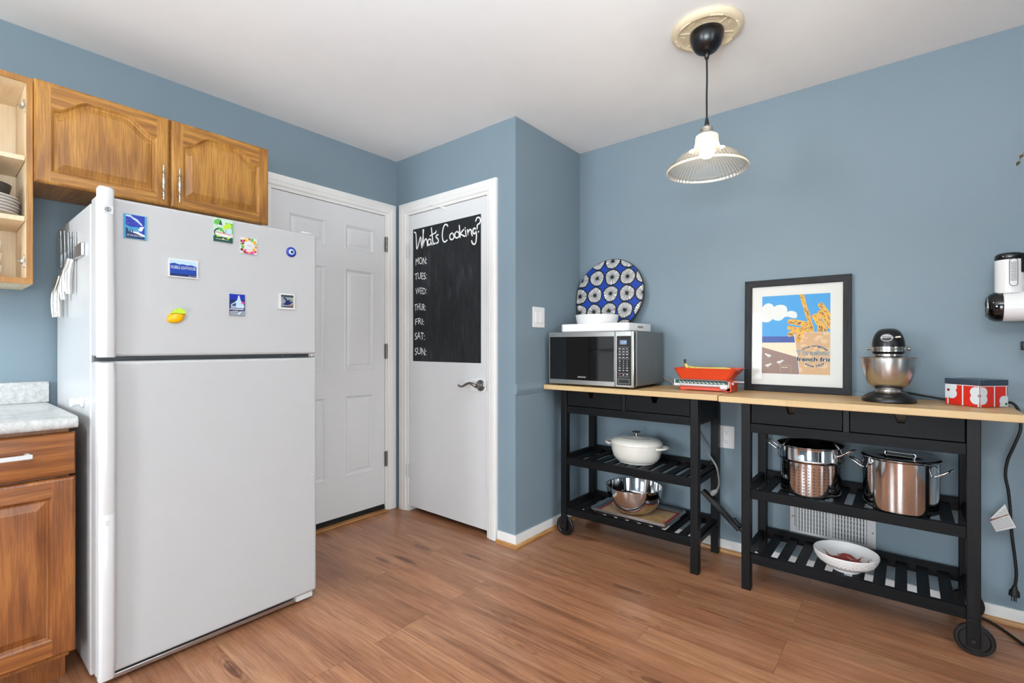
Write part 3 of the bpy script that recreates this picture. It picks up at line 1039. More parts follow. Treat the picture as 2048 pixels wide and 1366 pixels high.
# ================================================================== kitchen on the left
def raised_door(name, parent, a0, a1, b0, b1, arch=0.0, x0=.301, x1=.320, st=.045, tr=.099, br=.045, mats=('oak_z', 'oak_y')):
    """frame-and-panel oak door facing +x"""
    f = WALL_X(x1)
    o0, o1, q0, q1 = a0 + st, a1 - st, b0 + br, b1 - tr
    N = 28
    top = []
    if arch:
        for i in range(N + 1):
            t = i / N
            u = abs(2 * t - 1)
            s = 1 - u
            s = min(1.0, max(0.0, (1 - u - .02) / .98))
            e_ = min(1.0, max(0.0, (s - .04) / .60))
            k = .84 * e_ * e_ * (3 - 2 * e_) + .16 * (1 - (1 - s) ** 2)
            top.append((o1 + (o0 - o1) * t, q1 + arch * k))
    else:
        top = [(o1, q1), (o0, q1)]
    ol = [(o0, q0), (o1, q0)] + top
    # outer edge is eased: rim at -.006, face 8 mm in
    e = .009
    mb = MB()
    mb.mat(0)
    for s0, s1, ea, eb in ((a0 + e, o0, 1, 0), (o1, a1 - e, 0, 1)):
        mb.poly(f, rect(s0, b0 + e, s1, b1 - e))
    mb.mat(1)
    mb.poly(f, rect(o0, b0 + e, o1, q0))
    mb.poly(f, [(o0, b1 - e)] + [(o0, top[-1][1])] + top[::-1][1:] + [(o1, b1 - e)])
    mb.mat(0)
    R0, R1 = rect(a0, b0, a1, b1), rect(a0 + e, b0 + e, a1 - e, b1 - e)
    R2 = rect(a0 + e * .35, b0 + e * .35, a1 - e * .35, b1 - e * .35)
    loops = [[f(a, b, x0 - x1) for a, b in R0], [f(a, b, -.008) for a, b in R0], [f(a, b, -.0025) for a, b in R2], [f(a, b, 0) for a, b in R1]]
    mb.loft(loops, cap0=True, cap1=False)
    mb.panel(f, ol, [(0, 0), (.003, -.002), (.009, -.0095), (.013, -.0105), (.034, -.0025), (.036, -.0015)])
    return build(name, mb, list(mats), parent, angle=22)


def bow_pull(parent, y, z, x, L=.146):
    h = L / 2
    pr = [(0, -h), (.0025, -h), (.004, -h + .006), (.0028, -h + .010), (.0052, -h + .018), (.0028, -h + .024), (.0042, -h + .030), (.0062, -h + .034), (.003, -h + .038),
          (.0045, -.022), (.0078, 0), (.0045, .022), (.003, h - .038), (.0062, h - .034), (.0042, h - .030), (.0028, h - .024), (.0052, h - .018), (.0028, h - .010), (.004, h - .006), (.0025, h), (0, h)]
    mb = MB().lathe(pr, (x + .022, y, z), 'z', 16)
    for s in (-1, 1):
        mb.tube([(x + .0005, y, z + s * .044), (x + .022, y, z + s * .044)], .004, 10)
    return build('handle', mb, 'nickel', parent, angle=50)


# wall cabinet over the refrigerator
oc = thing('wall_cabinet', 'oak wall cabinet with two arched-panel doors above the white refrigerator', 'kitchen cabinet', (.16, -1.44, 1.735))
build('carcass', MB().box((.002, -1.853, 1.742), (.30, -1.024, 2.108)), ['oak_x'], oc)
dl = raised_door('door', oc, -1.8555, -1.4395, 1.733, 2.110, arch=.062)
dr = raised_door('door', oc, -1.4335, -1.0215, 1.733, 2.110, arch=.062)
bow_pull(dl, -1.466, 1.825, .32)
bow_pull(dr, -1.408, 1.826, .32)

# doorless open cabinet
ob = thing('open_wall_cabinet', 'doorless oak wall cabinet with pale shelves of white dishes at left', 'kitchen cabinet', (.15, -2.25, 1.356))
YL, YRr = -2.72, -1.857
build('side_panel', MB().mat(0).box((.002, YRr - .0175, 1.358), (.3, YRr, 2.106)), ['maple'], ob)
build('side_panel', MB().box((.002, YL, 1.358), (.3, YL + .018, 2.106)), ['maple'], ob)
build('back_panel', MB().box((.002, YL + .018, 1.375), (.008, YRr - .018, 2.088)), 'maple', ob)
build('top_panel', MB().box((.002, YL + .018, 2.088), (.3, YRr - .018, 2.106)), 'maple', ob)
build('bottom_panel', MB().box((.002, YL + .018, 1.358), (.3, YRr - .018, 1.377)), 'maple', ob)
build('front_edging', MB().box((.3, YRr - .0175, 1.356), (.306, YRr, 2.107)).box((.3, YL, 1.356), (.306, YL + .018, 2.107))
      .box((.3, YL + .018, 2.086), (.306, YRr - .0175, 2.107)).box((.3, YL + .018, 1.356), (.306, YRr - .0175, 1.378)), 'oak_z', ob, bevel=.0008)
for z in (1.808, 1.587):
    build('shelf', MB().box((.0085, YL + .019, z), (.285, YRr - .019, z + .018)), 'maple', ob, bevel=.001)
for z in (2.013, 1.442):
    build('hinge', MB().prism(frame((0, YRr - .0176, 0), (1, 0, 0), (0, 0, 1)), rrect(.262, z - .024, .274, z + .024, .006), .0002, .004)
          .prism(frame((0, YRr - .0176, 0), (1, 0, 0), (0, 0, 1)), rect(.245, z - .007, .285, z + .007), .004, .012)
          .tube([(.262, YRr - .028, z), (.245, YRr - .034, z + .004)], .005, 8), 'nickel', ob, bevel=.001)

# dishes inside it
pz = 1.6055
pc = (.155, -2.012)
p0 = tag(build('dinner_plate', MB().lathe([(0, 0), (.070, 0), (.075, .002), (.120, .013), (.134, .0165), (.1345, .019), (.120, .017), (.074, .006), (0, .005)], (0, 0, 0), 'z', 56), 'white', local=True),
         'white dinner plate at the bottom of the stack in the open cabinet', 'plate', 'stacked white plates in the open cabinet')
p0.location = (pc[0], pc[1], pz)
names = ['second from the bottom', 'third from the bottom', 'fourth from the bottom', 'fifth from the bottom', 'topmost']
for i in range(5):
    q = p0.copy()
    COL.objects.link(q)
    q.location = (pc[0], pc[1] + (.002 if i % 2 else 0), pz + .0115 * (i + 1))
    q['label'] = 'white dinner plate %s of the stack in the open cabinet' % names[i] if i < 4 else 'topmost white dinner plate, under the charcoal bowl in the open cabinet'
tag(build('serving_bowl', MB().lathe([(0, 0), (.05, 0), (.056, .004), (.096, .022), (.105, .062), (.101, .062), (.092, .026), (.05, .010), (0, .009)], (.15, -2.003, pz + .0115 * 5 + .0065), 'z', 48), 'dark_bowl'),
    'charcoal grey bowl on top of the white plate stack', 'bowl')
cz = 1.378
for i, nm in enumerate(('bottom', 'middle', 'top')):
    tag(build('cup', MB().lathe([(0, 0), (.028, 0), (.030, .004), (.040, .030), (.043, .052), (.0405, .052), (.037, .030), (.026, .008), (0, .007)], (.16, -1.966, cz + i * .0445), 'z', 40), 'white'),
        'white cup at the %s of the stack on the lowest open shelf' % nm, 'cup', 'stacked white cups')

# base cabinet and worktop
bc = thing('base_cabinet', 'oak base cabinet with a drawer and panel door left of the refrigerator', 'kitchen cabinet', (.3, -2.3, 0))
build('carcass', MB().box((.002, -2.75, .10), (.605, -1.803, .858)).box((.002, -2.75, 0), (.54, -1.803, .10)), ['oak_base_z'], bc)
fdr = WALL_X(.633)
mb = MB()
ro = rect(-2.28, .707, -1.789, .846)
mb.loft([[fdr(a, b, -.027) for a, b in ro], [fdr(a, b, -.010) for a, b in ro], [fdr(a, b, -.003) for a, b in offset(ro, .004)], [fdr(a, b, 0) for a, b in offset(ro, .016)]])
dw = build('drawer', mb, 'oak_base_y', bc, angle=20)
build('handle', MB().tube([(.634, -1.905, .786), (.662, -1.905, .786)], .009, 14).tube([(.634, -2.08, .786), (.662, -2.08, .786)], .009, 14)
      .loft([[Vector((.662 + dx, y, .786 + dz)) for dx, dz in ((-.005, -.007), (.005, -.007), (.005, .007), (-.005, .007))] for y in (-1.895, -2.09)]), 'fridge_smooth', dw, bevel=.002)
raised_door('door', bc, -2.28, -1.789, .118, .699, 0.0, .606, .633, st=.058, tr=.058, br=.058, mats=('oak_base_z', 'oak_base_y'))
wt = thing('worktop', 'pale grey speckled laminate worktop with upstand beside the refrigerator', 'countertop', (.32, -2.3, .86))
prof = [(.002, .861), (.640, .861), (.652, .864), (.657, .873), (.657, .886), (.652, .895), (.640, .899), (.05, .899), (.002, .899)]
build('slab', MB().loft([[Vector((x, y, z)) for x, z in prof] for y in (-2.75, -1.787)]), 'laminate', wt, angle=50)
prof = [(.002, .8995), (.021, .8995), (.021, .980), (.017, .985), (.002, .986)]
build('upstand', MB().loft([[Vector((x, y, z)) for x, z in prof] for y in (-2.75, -1.779)]), 'laminate', wt, bevel=.002)

# ------------------------------------------------------------------ refrigerator
FY0, FY1 = -1.757, -1.001
fr_ = thing('refrigerator', 'white top-freezer refrigerator covered in souvenir magnets', 'refrigerator', (.38, -1.38, 0))
build('body', MB().box((.035, FY0, .022), (.655, FY1 - .004, 1.612)), 'fridge', fr_, bevel=.006)
build('gasket', MB().box((.655, FY0 + .01, .06), (.668, FY1 - .012, 1.084)).box((.655, FY0 + .01, 1.094), (.668, FY1 - .012, 1.600)), 'gasket', fr_)
build('divider', MB().box((.655, FY0 + .004, 1.075), (.690, FY1 - .01, 1.102)), 'dark_grey', fr_)
fz = build('freezer_door', MB().box((.668, FY0, 1.097), (.742, FY1, 1.624)), 'fridge', fr_, bevel=.010, seg=4)
fd = build('fridge_door', MB().box((.668, FY0, .048), (.742, FY1, 1.081)), 'fridge', fr_, bevel=.010, seg=4)


def grip(name, parent, st):
    """st: (z, y_right, x_front, x_back)"""
    rings = []
    for z, yr, xf, xb in st:
        rings.append([Vector((x, y, z)) for x, y in ((xb, FY0 + .001), (xf - .006, FY0 + .001), (xf, FY0 + .008), (xf, yr - .009), (xf - .007, yr), (xb, yr))])
    return build(name, MB().loft(rings), 'fridge_smooth', parent, angle=55)


hz = grip('handle', fz, [(1.095, -1.714, .782, .738), (1.15, -1.7145, .788, .738), (1.26, -1.716, .791, .738), (1.30, -1.7165, .792, .752), (1.45, -1.7185, .792, .752),
                         (1.585, -1.719, .792, .752), (1.60, -1.719, .792, .738), (1.637, -1.719, .791, .738), (1.645, -1.722, .784, .740)])
fb = frame((.7922, 0, 0), (0, 1, 0), (0, 0, 1))
bd = build('badge', MB().prism(fb, rrect(-1.7475, 1.557, -1.7235, 1.583, .002), 0, .0012), 'fridge_smooth', hz)
mb = MB()
ec = (-1.7365, 1.570)
mb.disc(fb, ec[0], ec[1], .0082, .0014, 28)
mb.mat(1)
mb.ribbon(fb, [(ec[0] + .0066 * math.cos(a), ec[1] + .0066 * math.sin(a)) for a in [2 * PI * i / 20 for i in range(21)]], .0008, .0016, 0)
mb.ribbon(fb, [(ec[0] - .0008 + p, ec[1] + q) for p, q in ((0, .002), (-.0016, .0036), (-.0036, .001), (-.003, -.0024), (-.0008, -.003), (0, -.0008), (-.0018, -.0006))], .0009, .0017, 3)
mb.ribbon(fb, [(ec[0] + .0014 + p, ec[1] + q) for p, q in ((.0012, .0034), (.0028, .002), (.0008, .0002), (-.0004, .0018), (.0012, .0034), (.0004, 0), (.003, -.0014), (.002, -.0034), (-.0002, -.0024))], .0009, .0017, 3)
build('emblem', mb, ['ink_slate', 'ink_white'], bd)
hl = grip('handle', fd, [(.050, -1.715, .776, .752), (.10, -1.7155, .786, .752), (.35, -1.716, .792, .752), (.588, -1.7165, .794, .752), (.589, -1.7155, .793, .752), (.592, -1.7165, .794, .752), (.75, -1.716, .795, .752), (.78, -1.716, .795, .738),
                         (.90, -1.7155, .794, .738), (1.03, -1.715, .790, .738), (1.078, -1.714, .776, .738)])
build('base_trim', MB().box((.742, FY0 + .002, .048), (.7525, -1.716, .10)), 'fridge_smooth', fd)
build('release_tab', MB().prism(frame((.7935, 0, 0), (0, 1, 0), (0, 0, 1)), rrect(-1.742, .555, -1.729, .572, .002), 0, .0006), 'fridge_smooth', hl)
build('hinge_cap', MB().box((.675, -1.065, 1.624), (.735, -1.018, 1.632)), 'fridge_smooth', fr_, bevel=.003)
build('middle_hinge', MB().box((.69, -1.09, 1.0835), (.735, -1.008, 1.0865)).lathe([(0, 0), (.004, 0), (.004, .012), (0, .012)], (.725, -1.014, 1.083), 'z', 10)
      .lathe([(0, 0), (.005, 0), (.004, .002), (0, .002)], (.6905, -1.13, 1.089), 'x', 10), 'nickel', fr_)
build('hinge_screw', MB().lathe([(0, 0), (.004, 0), (.003, .002), (0, .003)], (.742, -1.022, .564), 'x', 12), 'fridge_smooth', fd)
build('toe_grille', MB().box((.66, FY0 + .01, .014), (.715, FY1 - .06, .030)).box((.66, FY0 + .01, .034), (.705, FY1 - .09, .044)), 'aluminium', fr_, bevel=.002)
build('lower_hinge', MB().box((.66, FY1 - .085, .020), (.73, FY1 - .012, .044)), 'fridge_smooth', fr_, bevel=.003)
for y in (FY0 + .06, FY1 - .06):
    build('foot', MB().lathe([(0, 0), (.018, 0), (.018, .010), (.008, .012), (.008, .03), (0, .03)], (.62, y, 0), 'z', 16), 'black', fr_)
    build('foot', MB().lathe([(0, 0), (.018, 0), (.018, .010), (.008, .012), (.008, .03), (0, .03)], (.10, y, 0), 'z', 16), 'black', fr_)
tag(build('magnetic_hook', MB().lathe([(0, 0), (.020, 0), (.021, .004), (.016, .008), (.013, .010), (.013, .022), (.0155, .025), (.0155, .031), (.012, .034), (0, .034)], (.545, FY0 - .0005, .937), 'y', 28, flip=-1), 'white_plastic'),
    'small round white knob stuck on the refrigerator side above the worktop', 'knob')

# knife strip and knives on the refrigerator side
FS = frame((0, FY0, 0), (1, 0, 0), (0, 0, 1))       # a = x, b = z, h towards -y
tag(build('magnetic_knife_strip', MB().prism(FS, rrect(.10, 1.445, .572, 1.492, .004), 0.0004, .009), 'aluminium', bevel=.002),
    'brushed magnetic knife strip on the refrigerator side', 'knife strip')


def knife(x, ztop, zneck, zend, w, lab, serr=0, lift=.004):
    k = thing('kitchen_knife', lab, 'knife', (x, FY0 - .0095, zneck), group='kitchen knives on the refrigerator side')
    pts = [(-w / 2, 0), (w / 2, 0), (w / 2, (ztop - zneck) * .7), (w * .2, ztop - zneck), (-w / 2, ztop - zneck)]
    f = frame((0, 0, 0), (1, 0, 0), (0, 0, 1))
    mb = MB().prism(f, pts, 0.0002, .0022)
    for i in range(serr):
        z = (ztop - zneck) * (.05 + .8 * i / serr)
        mb.prism(f, [(w / 2, z), (w / 2 + .003, z + .004), (w / 2, z + .008)], .0004, .0016)
    build('blade', mb, 'steel', k, local=True)
    L = zneck - zend
    build('handle', MB().tube([(0, -.0035, .012), (0, -.006, -.01), (0, -.009 - lift * .5, -L * .35), (0, -.010 - lift * .6, -L * .7), (0, -.008 - lift * .6, -L)], [.007, .010, .012, .012, .010], 12, smooth=4, flat=.6), 'brushed', k, local=True)
    return k


knife(.185, 1.585, 1.395, 1.245, .036, 'largest steel chef knife, furthest left on the refrigerator knife strip', 0, .012)
knife(.262, 1.575, 1.395, 1.244, .032, 'second large steel knife beside the chef knife on the strip', 0, .010)
knife(.335, 1.558, 1.418, 1.305, .024, 'steel knife in the middle of the strip, with a broad flat handle', 0)
knife(.388, 1.553, 1.441, 1.331, .020, 'serrated steel knife, second from the right on the strip', 10)
knife(.437, 1.546, 1.433, 1.320, .020, 'serrated steel knife nearest the bare right end of the strip', 10)

# ------------------------------------------------------------------ souvenir magnets on the freezer door
FM = frame((.7424, 0, 0), (0, 1, 0), (0, 0, 1))


def magnet(name, lab, y0, y1, z0, z1, mats, draw, th=.004, border=None):
    """draw(mb, put) places flat shapes in unit coordinates on the face"""
    mb = MB().prism(FM, rect(y0, z0, y1, z1), 0, th)
    hh = [th + .0002]

    def put(mi, pts):
        pts = clip(pts, rect(0, 0, 1, 1)) if len(pts) > 2 else pts
        if len(pts) < 3:
            return
        mb.mat(mi)
        mb.poly(FM, [(y0 + (y1 - y0) * p, z0 + (z1 - z0) * q) for p, q in pts], hh[0])
        hh[0] += .00004
    draw(put, mb, hh)
    return tag(build(name, mb, mats, bevel=0, fix=False), lab, 'magnet', 'souvenir magnets on the freezer door')


def circ(cx, cy, rx, ry=None, n=12, a0=0):
    ry = ry or rx
    return [(cx + rx * math.cos(a0 + 2 * PI * i / n), cy + ry * math.sin(a0 + 2 * PI * i / n)) for i in range(n)]


def d_milky(put, mb, hh):
    put(1, rect(.09, .02, .91, .98))
    put(2, [(.09, .9), (.3, .88), (.42, .8), (.55, .74), (.78, .57), (.82, .6), (.6, .82), (.5, .86), (.42, .88), (.3, .97), (.09, .97)])
    put(0, [(.09, .55), (.3, .48), (.6, .5), (.7, .44), (.7, .3), (.09, .3)])
    put(3, [(.2, .3), (.6, .31), (.91, .2), (.91, .12), (.5, .24), (.09, .24)])
    put(3, [(.62, .36), (.7, .52), (.9, .56), (.86, .5), (.78, .34)])
    put(4, [(.09, .24), (.09, .45), (.18, .4), (.2, .3), (.5, .23), (.91, .1), (.91, .02), (.09, .02)])
    for c in ((.28, .31), (.38, .31)):
        put(4, [(c[0] - .03, c[1] - .05), (c[0] + .03, c[1] - .05), (c[0], c[1] + .12)])
    for i in range(22):
        x, y = random.uniform(.1, .9), random.uniform(.55, .97)
        put(3, circ(x, y, .009, .008, 6))
    mb.mat(3)
    text(mb, FM, 'SEE THE MILKY WAY', -1.6785, 1.5035, -1.634, 1.509, hh[0])


def d_green(put, mb, hh):
    put(1, rect(0, 0, 1, .24))
    put(2, [(.05, .9), (.3, .98), (.4, .8), (.2, .7), (.02, .75)])
    put(1, [(.28, .72), (.46, .72), (.37, .97)])
    put(2, rect(.62, .4, 1, .85))
    put(3, rect(.66, .38, .95, .62))
    put(4, circ(.78, .72, .16, .12))
    put(4, circ(.6, .64, .1, .1))
    put(1, circ(.3, .38, .28, .2, 16))
    put(0, circ(.3, .36, .22, .15, 16))
    put(2, [(.2, .62), (.45, .6), (.55, .45), (.35, .44)])
    put(5, [(.2, .71), (.36, .71), (.36, .66), (.2, .66)])
    put(6, [(.1, .41), (.9, .36), (.9, .33), (.1, .38)])
    put(5, [(.1, .38), (.95, .33), (.88, .2), (.16, .24)])
    put(4, circ(.22, .24, .07, .05))
    put(4, circ(.76, .2, .07, .05))
    put(4, circ(.5, .14, .06, .03))
    put(5, rect(.12, .1, .8, .115))


def d_flower(put, mb, hh):
    rnd = random.Random(3)
    for i in range(34):
        a = 2 * PI * i / 34 * 2.0
        rr = .44 if i < 17 else .36
        x, y = .5 + rr * math.cos(a) * 1.1 + rnd.uniform(-.05, .05), .5 + rr * math.sin(a) * 1.1 + rnd.uniform(-.05, .05)
        k = rnd.choice((1, 2, 3, 4, 5))
        s = rnd.uniform(.05, .10)
        put(k, circ(x, y, s, s, 9))
        if k == 1:
            put(4, circ(x, y, s * .35, s * .35, 6))
    put(0, circ(.52, .48, .22, .2, 18))
    put(3, rect(.4, .5, .66, .53))
    put(6, rect(.36, .42, .68, .45))


def d_light(put, mb, hh):
    put(1, rect(.05, .06, .95, .94))
    put(2, [(.05, .72), (.2, .77), (.35, .71), (.5, .74), (.62, .70), (.78, .73), (.95, .66), (.95, .06), (.05, .06)])
    put(3, rect(.05, .06, .95, .2))
    mb.mat(4)
    text(mb, FM, 'NUBBLE LIGHTHOUSE', -1.553, 1.409, -1.476, 1.420, hh[0])
    text(mb, FM, 'YORK, MAINE', -1.500, 1.3855, -1.4735, 1.3885, hh[0])


def d_house(put, mb, hh):
    put(1, rect(0, .75, 1, 1))
    put(2, [(.08, .36), (.08, .52), (.35, .64), (.5, .76), (.55, .95), (.62, .95), (.72, .72), (.95, .5), (.95, .36)])
    put(0, [(.14, .4), (.14, .5), (.4, .6), (.4, .4)])
    for x in (.2, .32, .5, .62, .74, .86):
        put(3, rect(x - .02, .37, x + .025, .47))
    put(3, circ(.585, .82, .03, .05, 8))
    put(4, [(.76, .56), (.95, .56), (.95, .66), (.76, .66)])
    put(0, rect(0, .24, 1, .34))
    put(5, [(0, 0), (1, 0), (1, .24), (.6, .2), (.45, .25), (0, .2)])
    put(2, [(.5, .08), (.66, .2), (.78, .2), (.6, .04)])
    for i in range(9):
        put(3, circ(.05 + .1 * i, .30, .05, .03, 7))


def d_bird(put, mb, hh):
    put(1, rect(.1, .1, .92, .92))
    put(2, rect(.1, .78, .92, .92))
    put(3, [(.5, .2), (.92, .36), (.92, .12), (.6, .12)])
    put(2, rect(.12, .12, .88, .2))
    rnd = random.Random(5)
    for i in range(16):
        put(rnd.choice((4, 0)), circ(rnd.uniform(.12, .9), rnd.uniform(.2, .8), .02, .03, 6))
    put(5, [(.14, .3), (.3, .36), (.42, .5), (.36, .62), (.22, .72), (.3, .78), (.42, .72), (.5, .58), (.62, .62), (.74, .66), (.7, .58), (.6, .5), (.7, .5), (.78, .54), (.88, .42), (.8, .42), (.68, .32), (.5, .26)])


magnet('poster_magnet', 'dark blue night-sky poster magnet with turquoise sides beside the freezer handle', -1.687, -1.6235, 1.4955, 1.577, ['ink_teal', 'ink_royal', 'ink_pale', 'ink_white', 'ink_navy'], d_milky)
magnet('poster_magnet', 'green illustrated magnet with a red-edged cart at the top of the freezer', -1.417, -1.349, 1.530, 1.619, ['ink_mist', 'ink_forest', 'ink_green', 'ink_pale', 'ink_lime', 'ink_white', 'ink_red'], d_green, th=.005)
magnet('tile_magnet', 'square magnet bordered with pink, red and yellow flowers', -1.321, -1.259, 1.4985, 1.561, ['ink_white', 'ink_yellow', 'ink_red', 'ink_pink', 'ink_maroon', 'ink_green', 'ink_pale'], d_flower)
magnet('framed_magnet', 'wide white-framed magnet of a lighthouse view in dark blue', -1.561, -1.4685, 1.379, 1.4445, ['ink_white', 'ink_pale', 'ink_cobalt', 'ink_navy', 'ink_white'], d_light, th=.006)
magnet('picture_magnet', 'upright blue magnet painted with a snowy white house', -1.3595, -1.304, 1.2505, 1.334, ['ink_navy', 'ink_royal', 'ink_pale', 'ink_white', 'ink_pink', 'ink_grey'], d_house)
magnet('tile_magnet', 'small square white-edged magnet with a black bird', -1.169, -1.104, 1.287, 1.352, ['ink_white', 'ink_grey', 'ink_slate', 'ink_taupe', 'ink_lime', 'ink_navy'], d_bird, th=.006)
ey = thing('eye_magnet', 'round blue glass eye magnet near the right edge of the freezer', 'magnet', (.7424, -1.117, 1.532), group='souvenir magnets on the freezer door')
build('bead', MB().lathe([(.021, 0), (.021, .003), (.017, .006), (0, .0072)], (.7424, -1.117, 1.532), 'x', 32), 'ink_royal', ey)
build('white_ring', MB().lathe([(.0125, .0062), (.011, .0074), (0, .0078)], (.7424, -1.117, 1.532), 'x', 28), 'ink_pale', ey)
build('pupil', MB().lathe([(.0062, .0074), (.005, .0086), (0, .009)], (.7424, -1.1165, 1.532), 'x', 20), 'ink_navy', ey)
build('pupil_centre', MB().lathe([(.003, .0086), (.002, .0094), (0, .0096)], (.7424, -1.1165, 1.532), 'x', 14), 'ink_black', ey)  # black dot in the middle of the pupil
lm = thing('lemon_magnet', 'yellow lemon magnet with a green leaf, lowest on the freezer door', 'magnet', (.7424, -1.534, 1.238), group='souvenir magnets on the freezer door')
ang = math.radians(28)
mb = MB()
pr = [(0, -.034), (.004, -.031), (.012, -.025), (.020, -.012), (.022, .0), (.020, .012), (.012, .023), (.004, .029), (0, .031)]
rings = []
for r_, h_ in pr:
    ring = []
    for i in range(24):
        a = 2 * PI * i / 24
        u, w_ = r_ * math.cos(a), max(-.0001, r_ * math.sin(a) * .8)
        ring.append(Vector((.7425 + w_, -1.535 + h_ * math.cos(ang) - u * math.sin(ang), 1.236 + h_ * math.sin(ang) + u * math.cos(ang))))
    rings.append(ring)
build('fruit', MB().loft(rings), 'ink_lemon', lm, angle=60)
build('leaf', MB().prism(frame((.7605, 0, 0), (0, 1, 0), (0, 0, 1)), [(-1.556, 1.247), (-1.545, 1.261), (-1.53, 1.268), (-1.515, 1.262), (-1.509, 1.250), (-1.522, 1.247), (-1.54, 1.249)], -.010, .0005), 'ink_lime', lm, bevel=.001)


# ================================================================== black kitchen carts
def cart(label, X0, ztop, wheel_side):
    """1 m cart; X0 = left end of the worktop"""
    yf, yb = .250, .668
    k = thing('kitchen_cart', label, 'kitchen cart', (X0 + .5, .46, 0), group='black kitchen carts along the right wall')
    lx0, lx1 = X0 + .087, X0 + .893
    dz = ztop - .9
    build('tabletop', MB().box((X0, yf, .8725 + dz), (X0 + 1.0, yb, ztop)), 'butcher', k, bevel=.0025)
    ly = ((.305, .345), (.630, .666))
    for sx, (a, b) in (('l', (lx0, lx0 + .039)), ('r', (lx1 - .039, lx1))):
        for j, (c, d) in enumerate(ly):
            wheeled = sx == wheel_side
            lg = MB().box((a, c, .135 if wheeled else 0.0), (b, d, .872 + dz))
            if wheeled:
                lg.box((a, c if j == 0 else d - .011, .033), (b, c + .011 if j == 0 else d, .135))
            build('leg', lg, 'stain_z', k, bevel=.002)
    for a in ([lx0 + .0195] if wheel_side == 'l' else [lx1 - .0195]):
        for y, s in ((.3165, 1), (.6545, -1)):
            w = build('wheel', MB().lathe([(0, 0), (.012, 0), (.012, .004), (.042, .004), (.045, .001), (.054, .001), (.057, .004), (.057, .015), (.054, .018), (.042, .018), (0, .016)], (a + (.003 if wheel_side == 'r' else -.002), y, .0572), 'y', 40, flip=s), 'black_satin', k)
            build('axle_cap', MB().lathe([(0, 0), (.008, 0), (.007, .0025), (0, .003)], (a, y - s * .0117, .057), 'y', 14, flip=-s), 'black', w)
    ix0, ix1 = lx0 + .039, lx1 - .039
    mid = (ix0 + ix1) / 2
    # front rails, side and back aprons
    build('front_rail', MB().box((ix0, .309, .735 + dz), (ix1, .338, .777 + dz)), 'stain_x', k, bevel=.0015)
    build('centre_divider', MB().box((mid - .010, .312, .777 + dz), (mid + .010, .60, .872 + dz)), 'stain_z', k)
    for a in (lx0 + .006, lx1 - .028):
        build('side_apron', MB().box((a, .345, .735 + dz), (a + .022, .630, .872 + dz)), 'stain_y', k)
    build('back_apron', MB().box((ix0, .640, .735 + dz), (ix1, .662, .872 + dz)), 'stain_x', k)
    build('drawer_bottoms', MB().box((ix0, .339, .742 + dz), (ix1, .639, .752 + dz)), 'stain_x', k)
    # two drawers whose fronts carry a tapered finger notch
    for a, b, nx in ((ix0 + .003, mid - .013, ix0 + .163), (mid + .013, ix1 - .003, mid + .177)):
        f = WALL_Y(.311)
        zb, zt = .780 + dz, .869 + dz
        pts = [(a, zb), (b, zb), (b, zt), (nx + .020, zt), (nx + .0105, zt - .036), (nx - .0105, zt - .036), (nx - .020, zt), (a, zt)]
        dw = build('drawer', MB().prism(f, pts, -.018, 0), 'stain_x', k, bevel=.0012)
        build('drawer_box', MB().box((a + .004, .330, zb + .004), (a + .014, .60, zt - .012)).box((b - .014, .330, zb + .004), (b - .004, .60, zt - .012))
              .box((a + .014, .590, zb + .004), (b - .014, .60, zt - .012)).box((a + .014, .330, zb + .004), (b - .014, .59, zb + .008)), 'maple', dw)
    # two slatted shelves
    for nm, z in (('upper', .470), ('lower', .173)):
        z += dz * .5
        sh = build('shelf_frame', MB().box((ix0, .309, z - .043), (ix1, .335, z)).box((ix0, .640, z - .030), (ix1, .664, z + .022)).box((lx0 + .008, .345, z - .036), (lx0 + .031, .630, z + .012)).box((lx1 - .031, .345, z - .036), (lx1 - .008, .630, z + .012)), 'stain_x', k, bevel=.0015)
        mb = MB()
        p = .0692
        g0 = lx0 + .0755
        for i in range(11):
            x = g0 + p * i
            mb.box((x, .3355, z - .0095), (x + .0395, .6395, z + .0005))
        build('shelf_slats', mb, 'stain_y', sh, bevel=.001)
    return k


cart('black kitchen cart with a pale wooden top holding the microwave and red scale', 1.0885, .9, 'l')
cart('black kitchen cart with a pale wooden top holding the framed print and stand mixer', 2.0925, .897, 'r')
SZ1, SZ2 = .4708, .1738            # slat tops

# ------------------------------------------------------------------ microwave
mw = thing('microwave', 'stainless and black microwave on the left end of the left cart', 'microwave', (1.395, .46, .9))
MX0, MX1, MF = 1.119, 1.668, .262
build('case', MB().box((MX0 + .004, .290, .914), (MX1, .650, 1.213)), 'grey_case', mw, bevel=.007, seg=3)
ff = WALL_Y(MF)
build('fascia', MB().box((MX0, MF + .002, .909), (MX1 - .004, .290, 1.2115)), 'brushed', mw, bevel=.004, seg=3)
dr_ = build('door', MB().prism(ff, rect(MX0 + .0015, .9115, 1.5515, 1.2095), -.0018, 0), 'brushed', mw, bevel=.0008)
build('window', MB().prism(ff, rect(1.128, .936, 1.548, 1.184), .0002, .0014), 'black_gloss', dr_)
mb = MB()
text(mb, ff, 'SAMSUNG', 1.320, .9505, 1.372, .9585, .0016)
build('maker_lettering', mb, 'legend', dr_)
pn = build('control_panel', MB().prism(ff, rect(1.565, .921, 1.6455, 1.185), .0002, .0016), 'black_gloss', mw)
build('panel_gap', MB().prism(ff, rect(1.5525, .9115, 1.5545, 1.2095), .0002, .0004), 'black', mw)
build('edge_strip', MB().box((MX1 - .021, MF - .0015, .909), (MX1 - .004, MF + .02, 1.2115)), 'nickel', mw, bevel=.004)
dp = build('display', MB().poly(ff, rect(1.583, 1.139, 1.6235, 1.163), .0019), 'lcd_back', pn)
mb = MB()
